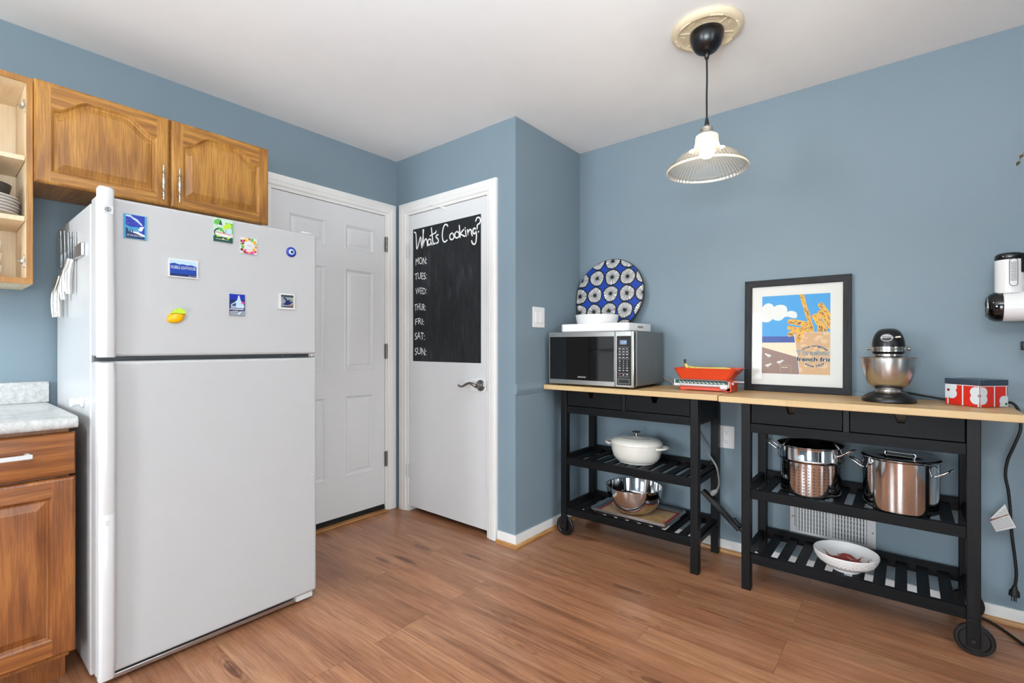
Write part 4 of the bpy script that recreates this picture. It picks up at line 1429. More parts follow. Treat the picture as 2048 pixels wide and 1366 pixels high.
text(mb, ff, '12:09', 1.592, 1.1445, 1.6215, 1.158, .0021)
build('clock_digits', mb, 'lcd', dp)
mb = MB()
rnd = random.Random(2)
cols_ = (1.5825, 1.6045, 1.6255)
for z in (1.116, 1.100, 1.085, 1.070):
    for c in cols_:
        w = rnd.uniform(.005, .0075)
        mb.prism(ff, rect(c - w, z - .0016, c + w, z + .0016), .0017, .0019)
for z in (1.1255, 1.108, 1.092, 1.0625, .984, .967):
    mb.prism(ff, rect(1.573, z - .0003, 1.638, z + .0003), .0017, .0019)
for i in range(9):
    text(mb, ff, str(i + 1), cols_[i % 3] - .0022, 1.047 - .0125 * (i // 3), cols_[i % 3] + .0022, 1.0535 - .0125 * (i // 3), .0018)
text(mb, ff, '0', cols_[1] - .0024, 1.0095, cols_[1] + .0024, 1.016, .0018)
for z, w in ((1.0135, .0055), (1.000, .006)):
    for c in (cols_[0], cols_[2]):
        mb.prism(ff, rect(c - w, z - .0016, c + w, z + .0016), .0017, .0019)
mb.prism(ff, rect(cols_[1] - .004, .9985, cols_[1] + .004, 1.0015), .0017, .0019)
mb.disc(ff, cols_[1], .9765, .004, .0018, 10, .0025)
mb.disc(ff, cols_[2], .9785, .0035, .0018, 10)
mb.mat(1)
mb.disc(ff, cols_[0], .9765, .0045, .0018, 12)
build('key_legends', mb, ['legend', 'ink_maroon'], pn)
ob_ = MB()
for q in (rect(1.574, .929, 1.6395, .9305), rect(1.574, .9535, 1.6395, .955), rect(1.574, .9305, 1.5755, .9535), rect(1.638, .9305, 1.6395, .9535)):
    ob_.prism(ff, q, .0017, .0024)
build('door_button', ob_, 'nickel', pn)
for x in (MX0 + .05, MX1 - .05):
    for y in (.32, .61):
        build('foot', MB().lathe([(0, 0), (.013, 0), (.013, .0145), (0, .0145)], (x, y, .9005), 'z', 14), 'black', mw)
build('power_cord', MB().tube([(1.655, .652, .95), (1.68, .665, .938), (1.705, .6738, .922), (1.722, .6742, .89), (1.735, .6745, .855), (1.79, .678, .77), (1.84, .68, .70), (1.866, .664, .645), (1.89, .642, .60), (1.925, .615, .555), (1.965, .59, .515), (1.988, .58, .485), (1.996, .585, .44), (1.997, .595, .395), (1.988, .6, .36), (1.972, .602, .343)], .0048, 10, smooth=5), 'grey_cord', mw)
build('plug', MB().tube([(1.985, .601, .353), (1.968, .601, .337), (1.956, .601, .326)], [.009, .016, .0135], 12), 'grey_cord', mw)

# tray, bowl, platter on the microwave
TX0, TX1, TY0, TY1, TZ = 1.166, 1.606, .305, .640, 1.2135
tr_ = thing('serving_tray', 'white plastic serving tray with slot handles on top of the microwave', 'tray', (1.386, .47, TZ))
lv = LEVEL(TZ)
n_ = 8
mb = MB()
out, inn = rrect(TX0, TY0, TX1, TY1, .035, n_), rrect(TX0 + .004, TY0 + .004, TX1 - .004, TY1 - .004, .031, n_)
bo = rrect(TX0 + .004, TY0 + .004, TX1 - .004, TY1 - .004, .031, n_)
L = lambda pts, h: [lv(a, b, h) for a, b in pts]
mb.loft([L(bo, 0), L(out, .004), L(out, .044), L(out, .0455), L(inn, .0455), L(inn, .008), L(inn, .005)], True, True)
build('tray_body', mb, 'white_plastic', tr_, angle=30)
fsx = frame((TX1, 0, 0), (0, 1, 0), (0, 0, 1))
build('handle_slot', MB().prism(fsx, rrect(.432, TZ + .019, .507, TZ + .031, .0058), .0002, .0008), 'gasket', tr_)
tag(build('serving_bowl', MB().lathe([(0, 0), (.107, 0), (.111, .003), (.127, .090), (.1285, .0955), (.124, .0955), (.108, .010), (.10, .006), (0, .006)], (1.346, .437, TZ + .0055), 'z', 64), 'white'),
    'low straight-sided white bowl in the white tray', 'bowl')

PR = .2355
pl = thing('round_platter', 'round blue platter patterned with white spoked circles leaning on the wall', 'platter', (1.318, .609, TZ + .0052), (-math.radians(9.3), 0, 0))
fp = frame((0, -.0135, PR), (1, 0, 0), (0, 0, 1))
build('disc', MB().lathe([(0, 0), (PR - .004, 0), (PR, .003), (PR, .011), (PR - .002, .0130), (0, .0130)], (0, -.0002, PR), 'y', 96, flip=-1), 'black_satin', pl, local=True)
win = circ(0, 0, PR - .0035, PR - .0035, 72)
mb = MB()
mb.mat(0)
mb.poly(fp, win, 0)
rnd = random.Random(11)
pit = .1085
hh = .0002
for i in range(-3, 4):
    for j in range(-3, 4):
        cx, cy = .0135 + i * pit + .0035 * math.sin(2.1 * j + i), .005 + j * pit * 1.0 + .003 * math.cos(1.7 * i + j)
        if math.hypot(cx, cy) > PR + .056:
            continue
        rr = [.0545 * (1 + .03 * math.sin(3 * 2 * PI * q / 40 + i * 2 + j) + .02 * math.sin(5 * 2 * PI * q / 40 + j)) for q in range(40)]
        pg = clip([(cx + rr[q] * math.cos(2 * PI * q / 40), cy + rr[q] * math.sin(2 * PI * q / 40)) for q in range(40)], win)
        if len(pg) > 2:
            mb.mat(1)
            mb.poly(fp, pg, hh)
        a = rnd.uniform(0, 1)
        end = a + 2 * PI
        mb.mat(2)
        while a < end - .05:
            w = rnd.uniform(.14, .25) if rnd.random() > .07 else .40
            w = min(w, end - a)
            q = int(((a + w / 2) % (2 * PI)) / (2 * PI) * 40) % 40
            r1 = rr[q] - .0068 - rnd.uniform(0, .0015)
            r0 = rnd.uniform(.008, .015)
            g = .036
            p0_, p1_ = a + g, a + w - g
            pg = [(cx + r * math.cos(t_), cy + r * math.sin(t_)) for r, t_ in ((r0, a + w / 2 - .02), (r1, p0_), (r1 * 1.006, (p0_ + p1_) / 2), (r1, p1_), (r0, a + w / 2 + .02))]
            sgn = sum(pg[k - 1][0] * pg[k][1] - pg[k][0] * pg[k - 1][1] for k in range(len(pg)))
            pg = clip(pg if sgn > 0 else pg[::-1], win)
            if len(pg) > 2:
                mb.poly(fp, pg, hh + .00015)
            a += w
build('pattern', mb, ['ink_cobalt', 'ink_black', 'ink_white'], pl, local=True, fix=False)

# ------------------------------------------------------------------ red kitchen scale and banana
ks = thing('kitchen_scale', 'orange-red beam kitchen scale with a pan, beside the framed print', 'kitchen scale', (1.96, .47, .9))
build('base', MB().box((1.848, .425, .9035), (2.10, .545, .921)).box((1.848, .424, .9005), (1.878, .545, .904)).box((2.07, .424, .9005), (2.10, .545, .904))
      .box((1.845, .436, .921), (2.095, .54, .962)).prism(WALL_Y(.425), [(2.078, .9005), (2.103, .9005), (2.103, .952), (2.088, .960), (2.078, .960)], -.12, 0), 'red', ks, bevel=.003)
bm_ = MB()
f = frame((0, .4245, .9215), (1, 0, 0), (0, .28, .96))
bm_.prism(f, rect(1.818, .0, 2.094, .034), 0, .008)
bd_ = build('beam', bm_, 'fridge_smooth', ks, bevel=.001)
bm_ = MB()
bm_.poly(f, rect(1.824, .0125, 2.09, .0325), .0084)
bm_.mat(1)
for i in range(12):
    a = 1.845 + i * .0195
    bm_.poly(f, [(a, .018), (a + .0035, .018), (a + .0017, .030)], .0087)
    bm_.poly(f, rect(a + .006, .0155, a + .014, .0205), .0087)
bm_.mat(2)
for i in range(23):
    a = 1.85 + i * .0092
    bm_.poly(f, [(a, 0), (a + .006, 0), (a + .003, .0075)], .0084)
build('graduated_scale', bm_, ['ink_forest', 'ink_white', 'ink_maroon'], bd_, fix=False)
build('sliding_weight', MB().prism(f, rect(2.055, -.010, 2.088, .013), .0002, .016), 'fridge_smooth', ks, bevel=.002)
build('adjuster_rod', MB().tube([(2.095, .47, .951), (2.152, .47, .951)], .003, 10).lathe([(0, 0), (.006, 0), (.006, .008), (0, .008)], (2.1035, .44, .942), 'x', 14), 'fridge_smooth', ks)
mb = MB()
mb.prism(WALL_Y(.436), rrect(1.953, .945, 1.980, .950, .001), .0002, .0006)
build('nameplate', mb, 'black', ks)
mb = MB()
lv = LEVEL(.9635)
b0, t0, t1 = rrect(1.852, .402, 2.095, .545, .018, 6), rrect(1.826, .385, 2.135, .565, .022, 6), rrect(1.822, .381, 2.140, .569, .024, 6)
ti, bi = rrect(1.8275, .3865, 2.1335, .5635, .021, 6), rrect(1.8535, .4035, 2.0935, .5435, .017, 6)
mb.loft([L(b0, 0), L(t0, .052), L(t1, .0535), L(t1, .0545), L(ti, .0545), L(bi, .002)], True, True)
build('pan', mb, 'red', ks, angle=30)
bn = thing('banana', 'single yellow banana lying in the red scale pan', 'banana', (1.96, .46, .97))
build('fruit', MB().tube([(1.864, .463, 1.038), (1.871, .463, 1.022), (1.888, .464, 1.012), (1.92, .466, 1.006), (1.97, .468, 1.004), (2.02, .468, 1.006), (2.06, .467, 1.009), (2.085, .466, 1.012), (2.092, .466, 1.013)],
                         [.006, .0095, .014, .0165, .0175, .0170, .0145, .008, .003], 8, smooth=4), 'banana', bn, angle=60)
build('stem', MB().tube([(1.866, .463, 1.033), (1.861, .463, 1.044), (1.860, .463, 1.054), (1.863, .463, 1.060)], [.0062, .005, .0055, .006], 8), 'ink_black', bn)

# ------------------------------------------------------------------ framed print, leaning on the wall
pf = thing('framed_print', 'black-framed beach poster of a cup of french fries leaning on the wall', 'framed picture', (2.3425, .667, .8972), (-math.radians(1.9), 0, 0))
fw, fh, fb_ = .2335, .5765, .034
F0 = frame((0, -.020, 0), (1, 0, 0), (0, 0, 1))
prof = [(0, -.019), (0, -.001), (.001, 0), (fb_ - .002, 0), (fb_, -.003), (fb_, -.010)]
for nm, pts, m in (('frame_rail', [(-fw, 0), (fw, 0)], 'frame_x'), ('frame_rail', [(fw, fh), (-fw, fh)], 'frame_x'), ('frame_stile', [(fw, 0), (fw, fh)], 'frame_z'), ('frame_stile', [(-fw, fh), (-fw, 0)], 'frame_z')):
    d = (Vector(pts[1]) - Vector(pts[0])).normalized()
    nn = Vector((-d.y, d.x))
    rs = []
    for p, sgn in ((Vector(pts[0]), 1), (Vector(pts[1]), -1)):
        rs.append([F0(p.x + nn.x * o_ + d.x * o_ * sgn, p.y + nn.y * o_ + d.y * o_ * sgn, h) for o_, h in prof])
    build(nm, MB().loft(rs), m, pf, local=True)
build('backing_board', MB().box((-fw + .002, -.004, .002), (fw - .002, -.001, fh - .002)), 'ink_kraft', pf, local=True)
P0 = .0132
pa0, pa1, pb0, pb1 = -.1515, .1485, .0925, .4925
mt = MB()
i0 = (-fw + fb_ - .004, fb_ - .004, fw - fb_ + .004, fh - fb_ + .004)
for q in (rect(i0[0], i0[1], i0[2], pb0), rect(i0[0], pb1, i0[2], i0[3]), rect(i0[0], pb0, pa0, pb1), rect(pa1, pb0, i0[2], pb1)):
    mt.prism(F0, q, -.0145, -.0125)
build('mat_board', mt, 'ink_mat', pf, local=True)
build('glazing', MB().prism(F0, rect(*i0), -.0105, -.0095), 'glazing', pf, local=True)
pm = MB()
lay = [-.0140]


def art(mi, pts, world_pts=True):
    q = [(a - 2.3425, b - .8972) for a, b in pts] if world_pts else pts
    pm.mat(mi)
    pm.poly(F0, q, lay[0])
    lay[0] += .000006


SKY, SEA, SAND, BRD, CLD, GLD, RST, KRF, KRL, NAV, WHT = range(11)
X = lambda a: a + 2.3425
Zz = lambda b: b + .8972
art(SKY, rect(pa0, pb0, pa1, pb1), False)
art(CLD, [(2.191, 1.335), (2.201, 1.346), (2.213, 1.353), (2.225, 1.353), (2.238, 1.347), (2.247, 1.332), (2.255, 1.34), (2.272, 1.343), (2.289, 1.341), (2.302, 1.332), (2.307, 1.318), (2.307, 1.304), (2.318, 1.31), (2.334, 1.308), (2.347, 1.3), (2.351, 1.287), (2.349, 1.274), (2.339, 1.27), (2.325, 1.275), (2.308, 1.281), (2.295, 1.279), (2.285, 1.269), (2.275, 1.262), (2.262, 1.261), (2.249, 1.265), (2.239, 1.272), (2.233, 1.263), (2.221, 1.256), (2.206, 1.254), (2.191, 1.259)])
art(SEA, [(2.191, 1.181), (2.345, 1.18), (2.345, 1.147), (2.191, 1.149)])
art(SAND, [(2.191, 1.149), (2.345, 1.149), (2.355, 1.05), (2.191, 1.05)])
art(BRD, [(2.191, 1.126), (2.238, 1.111), (2.35, 1.076), (2.362, .9898), (2.191, .9898)])
art(SKY, [(2.28, 1.034), (2.322, 1.034), (2.322, .995), (2.28, .995)])
pm.mi[-1] = BRD
for q in ((2.2765, 1.034), (2.3225, 1.034)):
    art(KRF, rect(q[0], .995, q[0] + .0015, 1.034))
art(KRF, rect(2.2765, 1.033, 2.324, 1.0345))
art(SAND, [(2.279, 1.024), (2.285, 1.0205), (2.307, 1.0215), (2.312, 1.026), (2.30, 1.0235), (2.287, 1.0235)])
for gx, gz, fl in ((2.222, 1.083, 1), (2.273, 1.050, -1), (2.219, 1.032, -1)):      # three gulls
    art(WHT, [(gx + fl * a, gz + b) for a, b in ((.014, -.004), (.008, .003), (-.002, .006), (-.012, .001), (-.004, -.006), (.006, -.007))][::fl])
    art(WHT, [(gx - fl * a, gz + b) for a, b in ((.006, .004), (.008, .010), (.012, .011), (.016, .008), (.022, .006), (.014, .004), (.012, -.001))][::-fl])
    for s in (-.003, .002):
        art(SAND, rect(gx + s, gz - .014, gx + s + .0012, gz - .005))


def fry(c, w, ang_, L_, seed):
    """one fry: gold rim and rust dabs"""
    r_ = random.Random(seed)
    ca, sa = math.cos(ang_), math.sin(ang_)
    tf = lambda a, b: (c[0] + a * ca - b * sa, c[1] + a * sa + b * ca)
    win_ = [(X(pa0), Zz(pb0)), (X(pa1), Zz(pb0)), (X(pa1), Zz(pb1)), (X(pa0), Zz(pb1))]
    n = 10
    up = [(L_ * i / n, w / 2 * (1 + .12 * r_.uniform(-1, 1)) * (.72 if i in (0, n) else 1)) for i in range(n + 1)]
    dn = [(L_ * i / n, -w / 2 * (1 + .12 * r_.uniform(-1, 1)) * (.72 if i in (0, n) else 1)) for i in range(n, -1, -1)]
    pg = clip([tf(*p) for p in (dn[::-1] + up[::-1])], win_)
    if len(pg) > 2:
        art(GLD, pg)
    for i in range(int(L_ / .006)):
        a, b = r_.uniform(.05, .95) * L_, r_.uniform(-.30, .30) * w
        k = r_.uniform(.0035, .009)
        pg = [tf(a + p, b + q) for p, q in ((-k, 0), (-k * .3, -w * .07), (k, -w * .02), (k * .6, w * .09), (-k * .2, w * .06))]
        pg = clip(pg, win_)
        if len(pg) > 2:
            art(RST, pg)


fry((2.405, 1.20), .021, math.radians(102), .02, 1)
fry((2.428, 1.19), .024, math.radians(163), .125, 4)
fry((2.415, 1.235), .026, math.radians(168), .108, 2)
fry((2.405, 1.23), .024, math.radians(205), .105, 3)
fry((2.47, 1.20), .030, math.radians(118), .10, 9)
fry((2.500, 1.215), .026, math.radians(121), .105, 5)
fry((2.512, 1.235), .024, math.radians(122), .125, 6)
fry((2.418, 1.20), .019, math.radians(104.5), .215, 7)
fry((2.45, 1.19), .03, math.radians(85), .055, 8)
art(KRF, [(2.336, 1.193), (2.363, .9898), (2.491, .9898), (2.491, 1.200), (2.37, 1.198)])
r_ = random.Random(21)
for i in range(26):
    cx, cz_ = r_.uniform(2.358, 2.488), r_.uniform(.993, 1.195)
    pg = clip(circ(cx, cz_, r_.uniform(.006, .016), r_.uniform(.004, .014), 9, r_.uniform(0, 3)), [(2.362, .9898), (2.491, .9898), (2.491, 1.197), (2.345, 1.19)])
    if len(pg) > 2:
        art(KRL, pg)
art(WHT, [(2.366, 1.1965), (2.491, 1.1985), (2.491, 1.2005), (2.366, 1.1985)])
art(WHT, [(2.3362, 1.193), (2.3625, .9898), (2.3650, .9898), (2.339, 1.193)])
fry((2.372, 1.212), .022, math.radians(252), .066, 12)
# printed words: white keyline under blue letters
wc = (2.4265, 1.088)


def arc_warp(R, top):
    def w(a, b):
        t_ = (a - wc[0]) / R
        if top:
            r2 = R + (b - BB[0])
            return wc[0] + r2 * math.sin(t_), CY[0] + r2 * math.cos(t_)
        r2 = R - (b - BB[0])
        return wc[0] + r2 * math.sin(t_), CY[0] - r2 * math.cos(t_)
    return w


FP = lambda a, b, h: F0(a - 2.3425, b - .8972, h)
win_ = rect(2.345, .9898, 2.4905, 1.2)


def word(s, a0, b0, a1, b1, warp=None, fat=.0012, bold=.0006, ink=NAV, under=WHT):
    """letters with a keyline, cut off by the edge of the sheet"""
    vs, fs_ = text2d(s)
    xs, ys = [v[0] for v in vs], [v[1] for v in vs]
    x0, x1, y0, y1 = min(xs), max(xs), min(ys), max(ys)
    P = [(a0 + (x - x0) / (x1 - x0) * (a1 - a0), b0 + (y - y0) / (y1 - y0) * (b1 - b0)) for x, y in vs]
    if warp:
        P = [warp(*p) for p in P]
    for mi, offs in ((under, [(fat * dx, fat * dy) for dx, dy in ((-1, 0), (1, 0), (0, -1), (0, 1), (-.7, -.7), (.7, .7), (-.7, .7), (.7, -.7))]), (ink, [(0, 0), (bold, 0), (-bold, 0), (0, bold * .7), (0, -bold * .7)])):
        pm.mat(mi)
        for ox, oy in offs:
            for f_ in fs_:
                pg = [(P[i][0] + ox, P[i][1] + oy) for i in f_]
                sg = sum(pg[k - 1][0] * pg[k][1] - pg[k][0] * pg[k - 1][1] for k in range(len(pg)))
                pg = clip(pg if sg > 0 else pg[::-1], win_)
                if len(pg) > 2:
                    pm.poly(FP, pg, lay[0])
        lay[0] += .0001


BB, CY = [1.0], [1.060]
BB[0] = 1.0
word('The original', wc[0] - .052, 1.0, wc[0] + .052, 1.0145, arc_warp(.0640, True), .0015, .0003)
word('Thrasher\'s', 2.349, 1.0875, 2.513, 1.1095, None, .0021, .0011, WHT, NAV)
word('french fries', 2.350, 1.0555, 2.509, 1.0760, None, .0020, .0007)
CY[0] = 1.092
word('since 1929', wc[0] - .046, 1.0, wc[0] + .046, 1.0115, arc_warp(.066, False), .0013, .0002)
build('print', pm, ['ink_sky', 'ink_cobalt', 'ink_sand', 'ink_taupe', 'ink_white', 'ink_gold', 'ink_rust', 'ink_kraft', 'ink_kraft_light', 'ink_navy', 'ink_white'], pf, local=True, fix=False)

# ------------------------------------------------------------------ stand mixer
mx = thing('stand_mixer', 'small black stand mixer with a brushed steel bowl', 'stand mixer', (2.718, .47, .897))
mxc, zb = 2.718, .8972


def plan(hw_f, hw_b, yf_, yb_, z, n=20):
    """rounded plan outline: half circle at the front, rounder back"""
    pts = []
    for i in range(n + 1):
        a = PI + PI * i / n
        pts.append(Vector((mxc + hw_f * math.cos(a), yf_ + hw_f * .95 + hw_f * .95 * math.sin(a), z)))
    for i in range(n + 1):
        a = PI * i / n
        pts.append(Vector((mxc + hw_b * math.cos(a), yb_ - hw_b * .6 + hw_b * .6 * math.sin(a), z)))
    return pts


mb = MB()
mb.loft([plan(.088, .062, .372, .655, zb), plan(.092, .066, .368, .658, zb + .004), plan(.092, .066, .369, .658, zb + .012), plan(.085, .060, .376, .655, zb + .022), plan(.066, .050, .392, .650, zb + .036), plan(.052, .046, .405, .645, zb + .042)])
build('base', mb, 'black_satin', mx, angle=50)
build('column', MB().loft([plan(.036, .046, .560, .650, zb + .030), plan(.033, .040, .570, .645, zb + .09), plan(.036, .040, .565, .642, 1.10), plan(.040, .042, .56, .645, 1.115)]), 'black_satin', mx, angle=50)
mb = MB()
rs = []
for z, s in ((1.098, .93), (1.1065, .985), (1.112, 1.0), (1.131, 1.0), (1.146, .985), (1.160, .945), (1.174, .875), (1.186, .775), (1.196, .63), (1.203, .44), (1.2065, .2)):
    rs.append([Vector((mxc + (p.x - mxc) * s, .515 + (p.y - .515) * (s * .55 + .45 if s > .5 else s * 1.45), z)) for p in plan(.0555, .050, .386, .650, z)])
hd = build('motor_head', MB().loft(rs), 'black_satin', mx, angle=60)
band = [[Vector((mxc + (p.x - mxc) * s, .515 + (p.y - .515) * s, z)) for p in plan(.0555, .050, .386, .650, z)] for z, s in ((1.1085, 1.004), (1.1085, 1.018), (1.1285, 1.018), (1.1285, 1.004))]
tb = build('trim_band', MB().loft(band, False, False), 'nickel', hd)
mb = MB()
def on_band(a, b):
    return (a, b)
vs, fs_ = text2d('KITCHENAID')
x0, x1, y0, y1 = min(v[0] for v in vs), max(v[0] for v in vs), min(v[1] for v in vs), max(v[1] for v in vs)
P = []
for x, y in vs:
    t_ = (x - x0) / (x1 - x0) - .5
    a = t_ * 1.75
    R_ = .0570
    P.append((mxc + R_ * math.sin(a), .386 - .0024 + .0527 - .0527 * 1.018 * math.cos(a) - .0006, 1.1145 + (y - y0) / (y1 - y0) * .0085))
mb.add(P, fs_)
build('maker_lettering', mb, 'dark_grey', tb)
build('hub_ring', MB().lathe([(.048, 0), (.0515, .001), (.0515, .010), (.048, .0105), (0, .0105)], (mxc, .440, 1.0885), 'z', 44), 'nickel', hd)
build('planetary_neck', MB().lathe([(0, 0), (.036, 0), (.042, .010), (.042, .022), (0, .022)], (mxc, .440, 1.067), 'z', 36), 'black_satin', hd)
em = frame((mxc - .004, .3885, 1.1640), (1, 0, 0), (0, .36, .933))
mb = MB().disc(em, 0, 0, .0205, .003, 32, .0165)
mb.prism(em, circ(0, 0, .0205, .0165, 32), -.010, .003)
eb = build('emblem_badge', mb, 'steel', hd)
mb = MB().poly(em, [(-.0165, -.002), (.0165, .0), (.0145, -.0075), (.006, -.0125), (-.006, -.0125), (-.0145, -.0085)], .0033)
text(mb, em, 'Artisan', -.015, .0005, .014, .009, .0033)
build('emblem_relief', mb, 'black', eb)
build('speed_lever', MB().tube([(mxc + .018, .3905, 1.166), (mxc + .026, .385, 1.1665)], .002, 8).tube([(mxc + .025, .3845, 1.1665), (mxc + .041, .381, 1.168)], [.005, .0055], 12), 'nickel', hd)
for s in (-1, 1):
    build('side_knob', MB().tube([(mxc + s * .056, .452, 1.1195), (mxc + s * .062, .45, 1.1195), (mxc + s * .0625, .45, 1.1195), (mxc + s * .072, .447, 1.1195)], [.003, .003, .006, .0055], 12), 'nickel', hd)
bw = build('mixer_bowl', MB().lathe([(0, .003), (.046, .003), (.048, .0), (.050, .0), (.050, .005), (.042, .010), (.041, .016), (.055, .026), (.070, .043), (.081, .068), (.088, .100), (.0915, .135), (.0920, .147), (.0950, .150), (.0950, .1515), (.0905, .1505), (.0865, .10), (.069, .047), (.04, .021), (0, .018)], (mxc, .452, zb + .036), 'z', 72), 'brushed', mx, angle=30)
build('power_cord', MB().tube([(mxc + .035, .650, zb + .03), (2.79, .662, zb + .024), (2.85, .655, zb + .014), (2.92, .645, zb + .0055), (3.02, .64, zb + .0055), (3.085, .635, zb + .0085), (3.104, .630, zb + .006), (3.117, .622, zb - .015), (3.122, .612, .845), (3.121, .603, .80), (3.104, .600, .74), (3.086, .600, .68), (3.080, .600, .62), (3.088, .600, .56), (3.0925, .600, .50), (3.097, .60, .40), (3.106, .600, .30), (3.110, .600, .235), (3.106, .600, .185)], .0050, 10, smooth=5), 'rubber', mx)
tg = build('warning_tag', MB().prism(frame((0, .5935, 0), (1, 0, 0), (0, 0, 1)), [(3.0335, .436), (3.053, .392), (3.109, .421), (3.090, .468), (3.078, .507)], 0, .0006), 'ink_white', mx)
tf_ = frame((3.0335, .5927, .436), (.79, 0, .41 * .9), (-.42, 0, .907))
mb = MB()
mb.mat(0).poly(frame((0, .5925, 0), (1, 0, 0), (0, 0, 1)), [(3.0335, .437), (3.086, .4695), (3.089, .4675), (3.0365, .4295)], .0002)
mb.mat(1)
for i in range(6):
    t_ = i / 6
    a0_, b0_ = 3.0385 + .016 * t_, .4265 - .033 * t_ * 1.0
    mb.poly(frame((0, .5925, 0), (1, 0, 0), (0, 0, 1)), [(a0_, b0_), (a0_ + .0487, b0_ + .0315), (a0_ + .0492, b0_ + .0300), (a0_ + .0005, b0_ - .0015)], .0002)
for i in range(3):
    a0_, b0_ = 3.050 + .009 * i, .4545 + .0135 * i
    mb.poly(frame((0, .5925, 0), (1, 0, 0), (0, 0, 1)), [(a0_, b0_), (a0_ + .034 - .007 * i, b0_ + .022 - .005 * i), (a0_ + .0345 - .007 * i, b0_ + .0205 - .005 * i), (a0_ + .0008, b0_ - .0015)], .0002)
mb.mat(2)
u_ = Vector((.8503, .5263))
w_ = Vector((-.5263, .8503))
text(mb, frame((3.0425, .5921, .4385), (u_.x, 0, u_.y), (w_.x, 0, w_.y)), 'ADVERTENCIA', 0, 0, .040, .0042, .0002)
build('tag_print', mb, ['ink_rust', 'ink_grey', 'ink_white'], tg, fix=False)
build('plug', MB().tube([(3.106, .6, .19), (3.105, .6, .178), (3.1045, .6, .168), (3.104, .6, .150)], [.007, .009, .0150, .0165], 12)
      .box((3.096, .5965, .128), (3.0985, .6035, .152)).box((3.1085, .5965, .128), (3.111, .6035, .152)).tube([(3.1035, .592, .152), (3.1035, .592, .132)], .0024, 8), 'rubber', mx)

# ------------------------------------------------------------------ flowered tin
tn = thing('storage_tin', 'square red tin with white flowers and a dark lid at the cart end', 'tin', (2.988, .519, .8972), (0, 0, math.radians(47.5)))
tw, th_ = .064, .083
build('tin_body', MB().box((-tw, -tw, .0005), (tw, tw, th_)), 'ink_scarlet', tn, local=True, bevel=.003)
build('lid', MB().box((-tw - .0012, -tw - .0012, th_), (tw + .0012, tw + .0012, .1045)), 'ink_slate', tn, local=True, bevel=.002)
fl_ = frame((-tw, 0, 0), (0, -1, 0), (0, 0, 1))
fr2 = frame((0, -tw, 0), (1, 0, 0), (0, 0, 1))
tb_ = MB()


def flower(f_, cx, cy, r, dot, h):
    w_ = rect(-tw + .001, .002, tw - .001, th_ - .003)
    tb_.mat(0)
    for k, (dx, dy) in enumerate(((-1, -1), (1, -1), (1, 1), (-1, 1), (0, 0))):
        pg = clip(circ(cx + dx * r * .62, cy + dy * r * .66, r if k < 4 else r * .9, None, 22), w_)
        if len(pg) > 2:
            tb_.poly(f_, pg, h + .00003 * k)
    pg = clip(circ(cx, cy, .0055, None, 14), w_)
    tb_.mat(dot)
    if len(pg) > 2:
        tb_.poly(f_, pg, h + .0003)


for f_ in (fl_, fr2):
    tb_.mat(0)
    tb_.poly(f_, rect(-tw + .001, th_ - .0035, tw - .001, th_ - .001), .0003)
for f_, xs_ in ((fl_, (-.052, .0035, .0595)), (fr2, (-.0595, .002, .055))):
    for x_ in xs_:
        tb_.mat(0)
        tb_.poly(f_, rect(x_ - .0026, .002, x_ + .0026, th_ - .003), .0004)
flower(fl_, -.050, .0585, .020, 1, .0005)
flower(fl_, .0625, .044, .020, 2, .0005)
flower(fr2, -.0625, .044, .020, 2, .0005)
flower(fr2, .055, .012, .019, 3, .0005)
build('flower_print', tb_, ['ink_flower', 'ink_maroon', 'ink_grey', 'ink_leaf'], tn, local=True, fix=False)

# ------------------------------------------------------------------ on the left cart's shelves
do = thing('dutch_oven', 'cream enamelled oval casserole on the upper shelf of the left cart', 'casserole pot', (1.583, .466, SZ1))
OX, OY = 1.0, .86
c_ = (1.583, .466, SZ1 + .0005)
build('pot', MB().lathe([(0, 0), (.100, 0), (.104, .003), (.104, .006), (.120, .016), (.134, .036), (.1425, .070), (.1455, .106), (.141, .106), (.136, .07), (.118, .020), (0, .010)], c_, 'z', 72, OX, OY), 'cream', do, angle=50)
build('lid', MB().lathe([(.1475, .1065), (.1480, .110), (.1445, .118), (.136, .127), (.122, .1345), (.098, .138), (.095, .1395), (.090, .139), (.084, .1405), (.078, .1395), (.07, .1415), (.03, .1435), (.02, .146), (0, .147)], c_, 'z', 72, OX, OY), 'cream', do, angle=50)
build('rim_line', MB().lathe([(.1462, .1055), (.1462, .1070)], c_, 'z', 72, OX, OY), 'gasket', do)
for s in (-1, 1):
    x = 1.583 + s * .138
    build('handle', MB().tube([(x, .466 - .044, c_[2] + .094), (x + s * .022, .466 - .040, c_[2] + .096), (x + s * .040, .466 - .022, c_[2] + .0985), (x + s * .044, .466, c_[2] + .099), (x + s * .040, .466 + .022, c_[2] + .0985), (x + s * .022, .466 + .040, c_[2] + .096), (x, .466 + .044, c_[2] + .094)],
                              [.009, .0085, .008, .008, .008, .0085, .009], 12, smooth=4, flat=.8), 'cream', do, angle=60)
build('knob', MB().lathe([(0, .146), (.013, .146), (.013, .149), (.009, .151), (.008, .163), (.011, .166), (.022, .168), (.0235, .171), (.0215, .174), (0, .1745)], c_, 'z', 36), 'pewter', do)


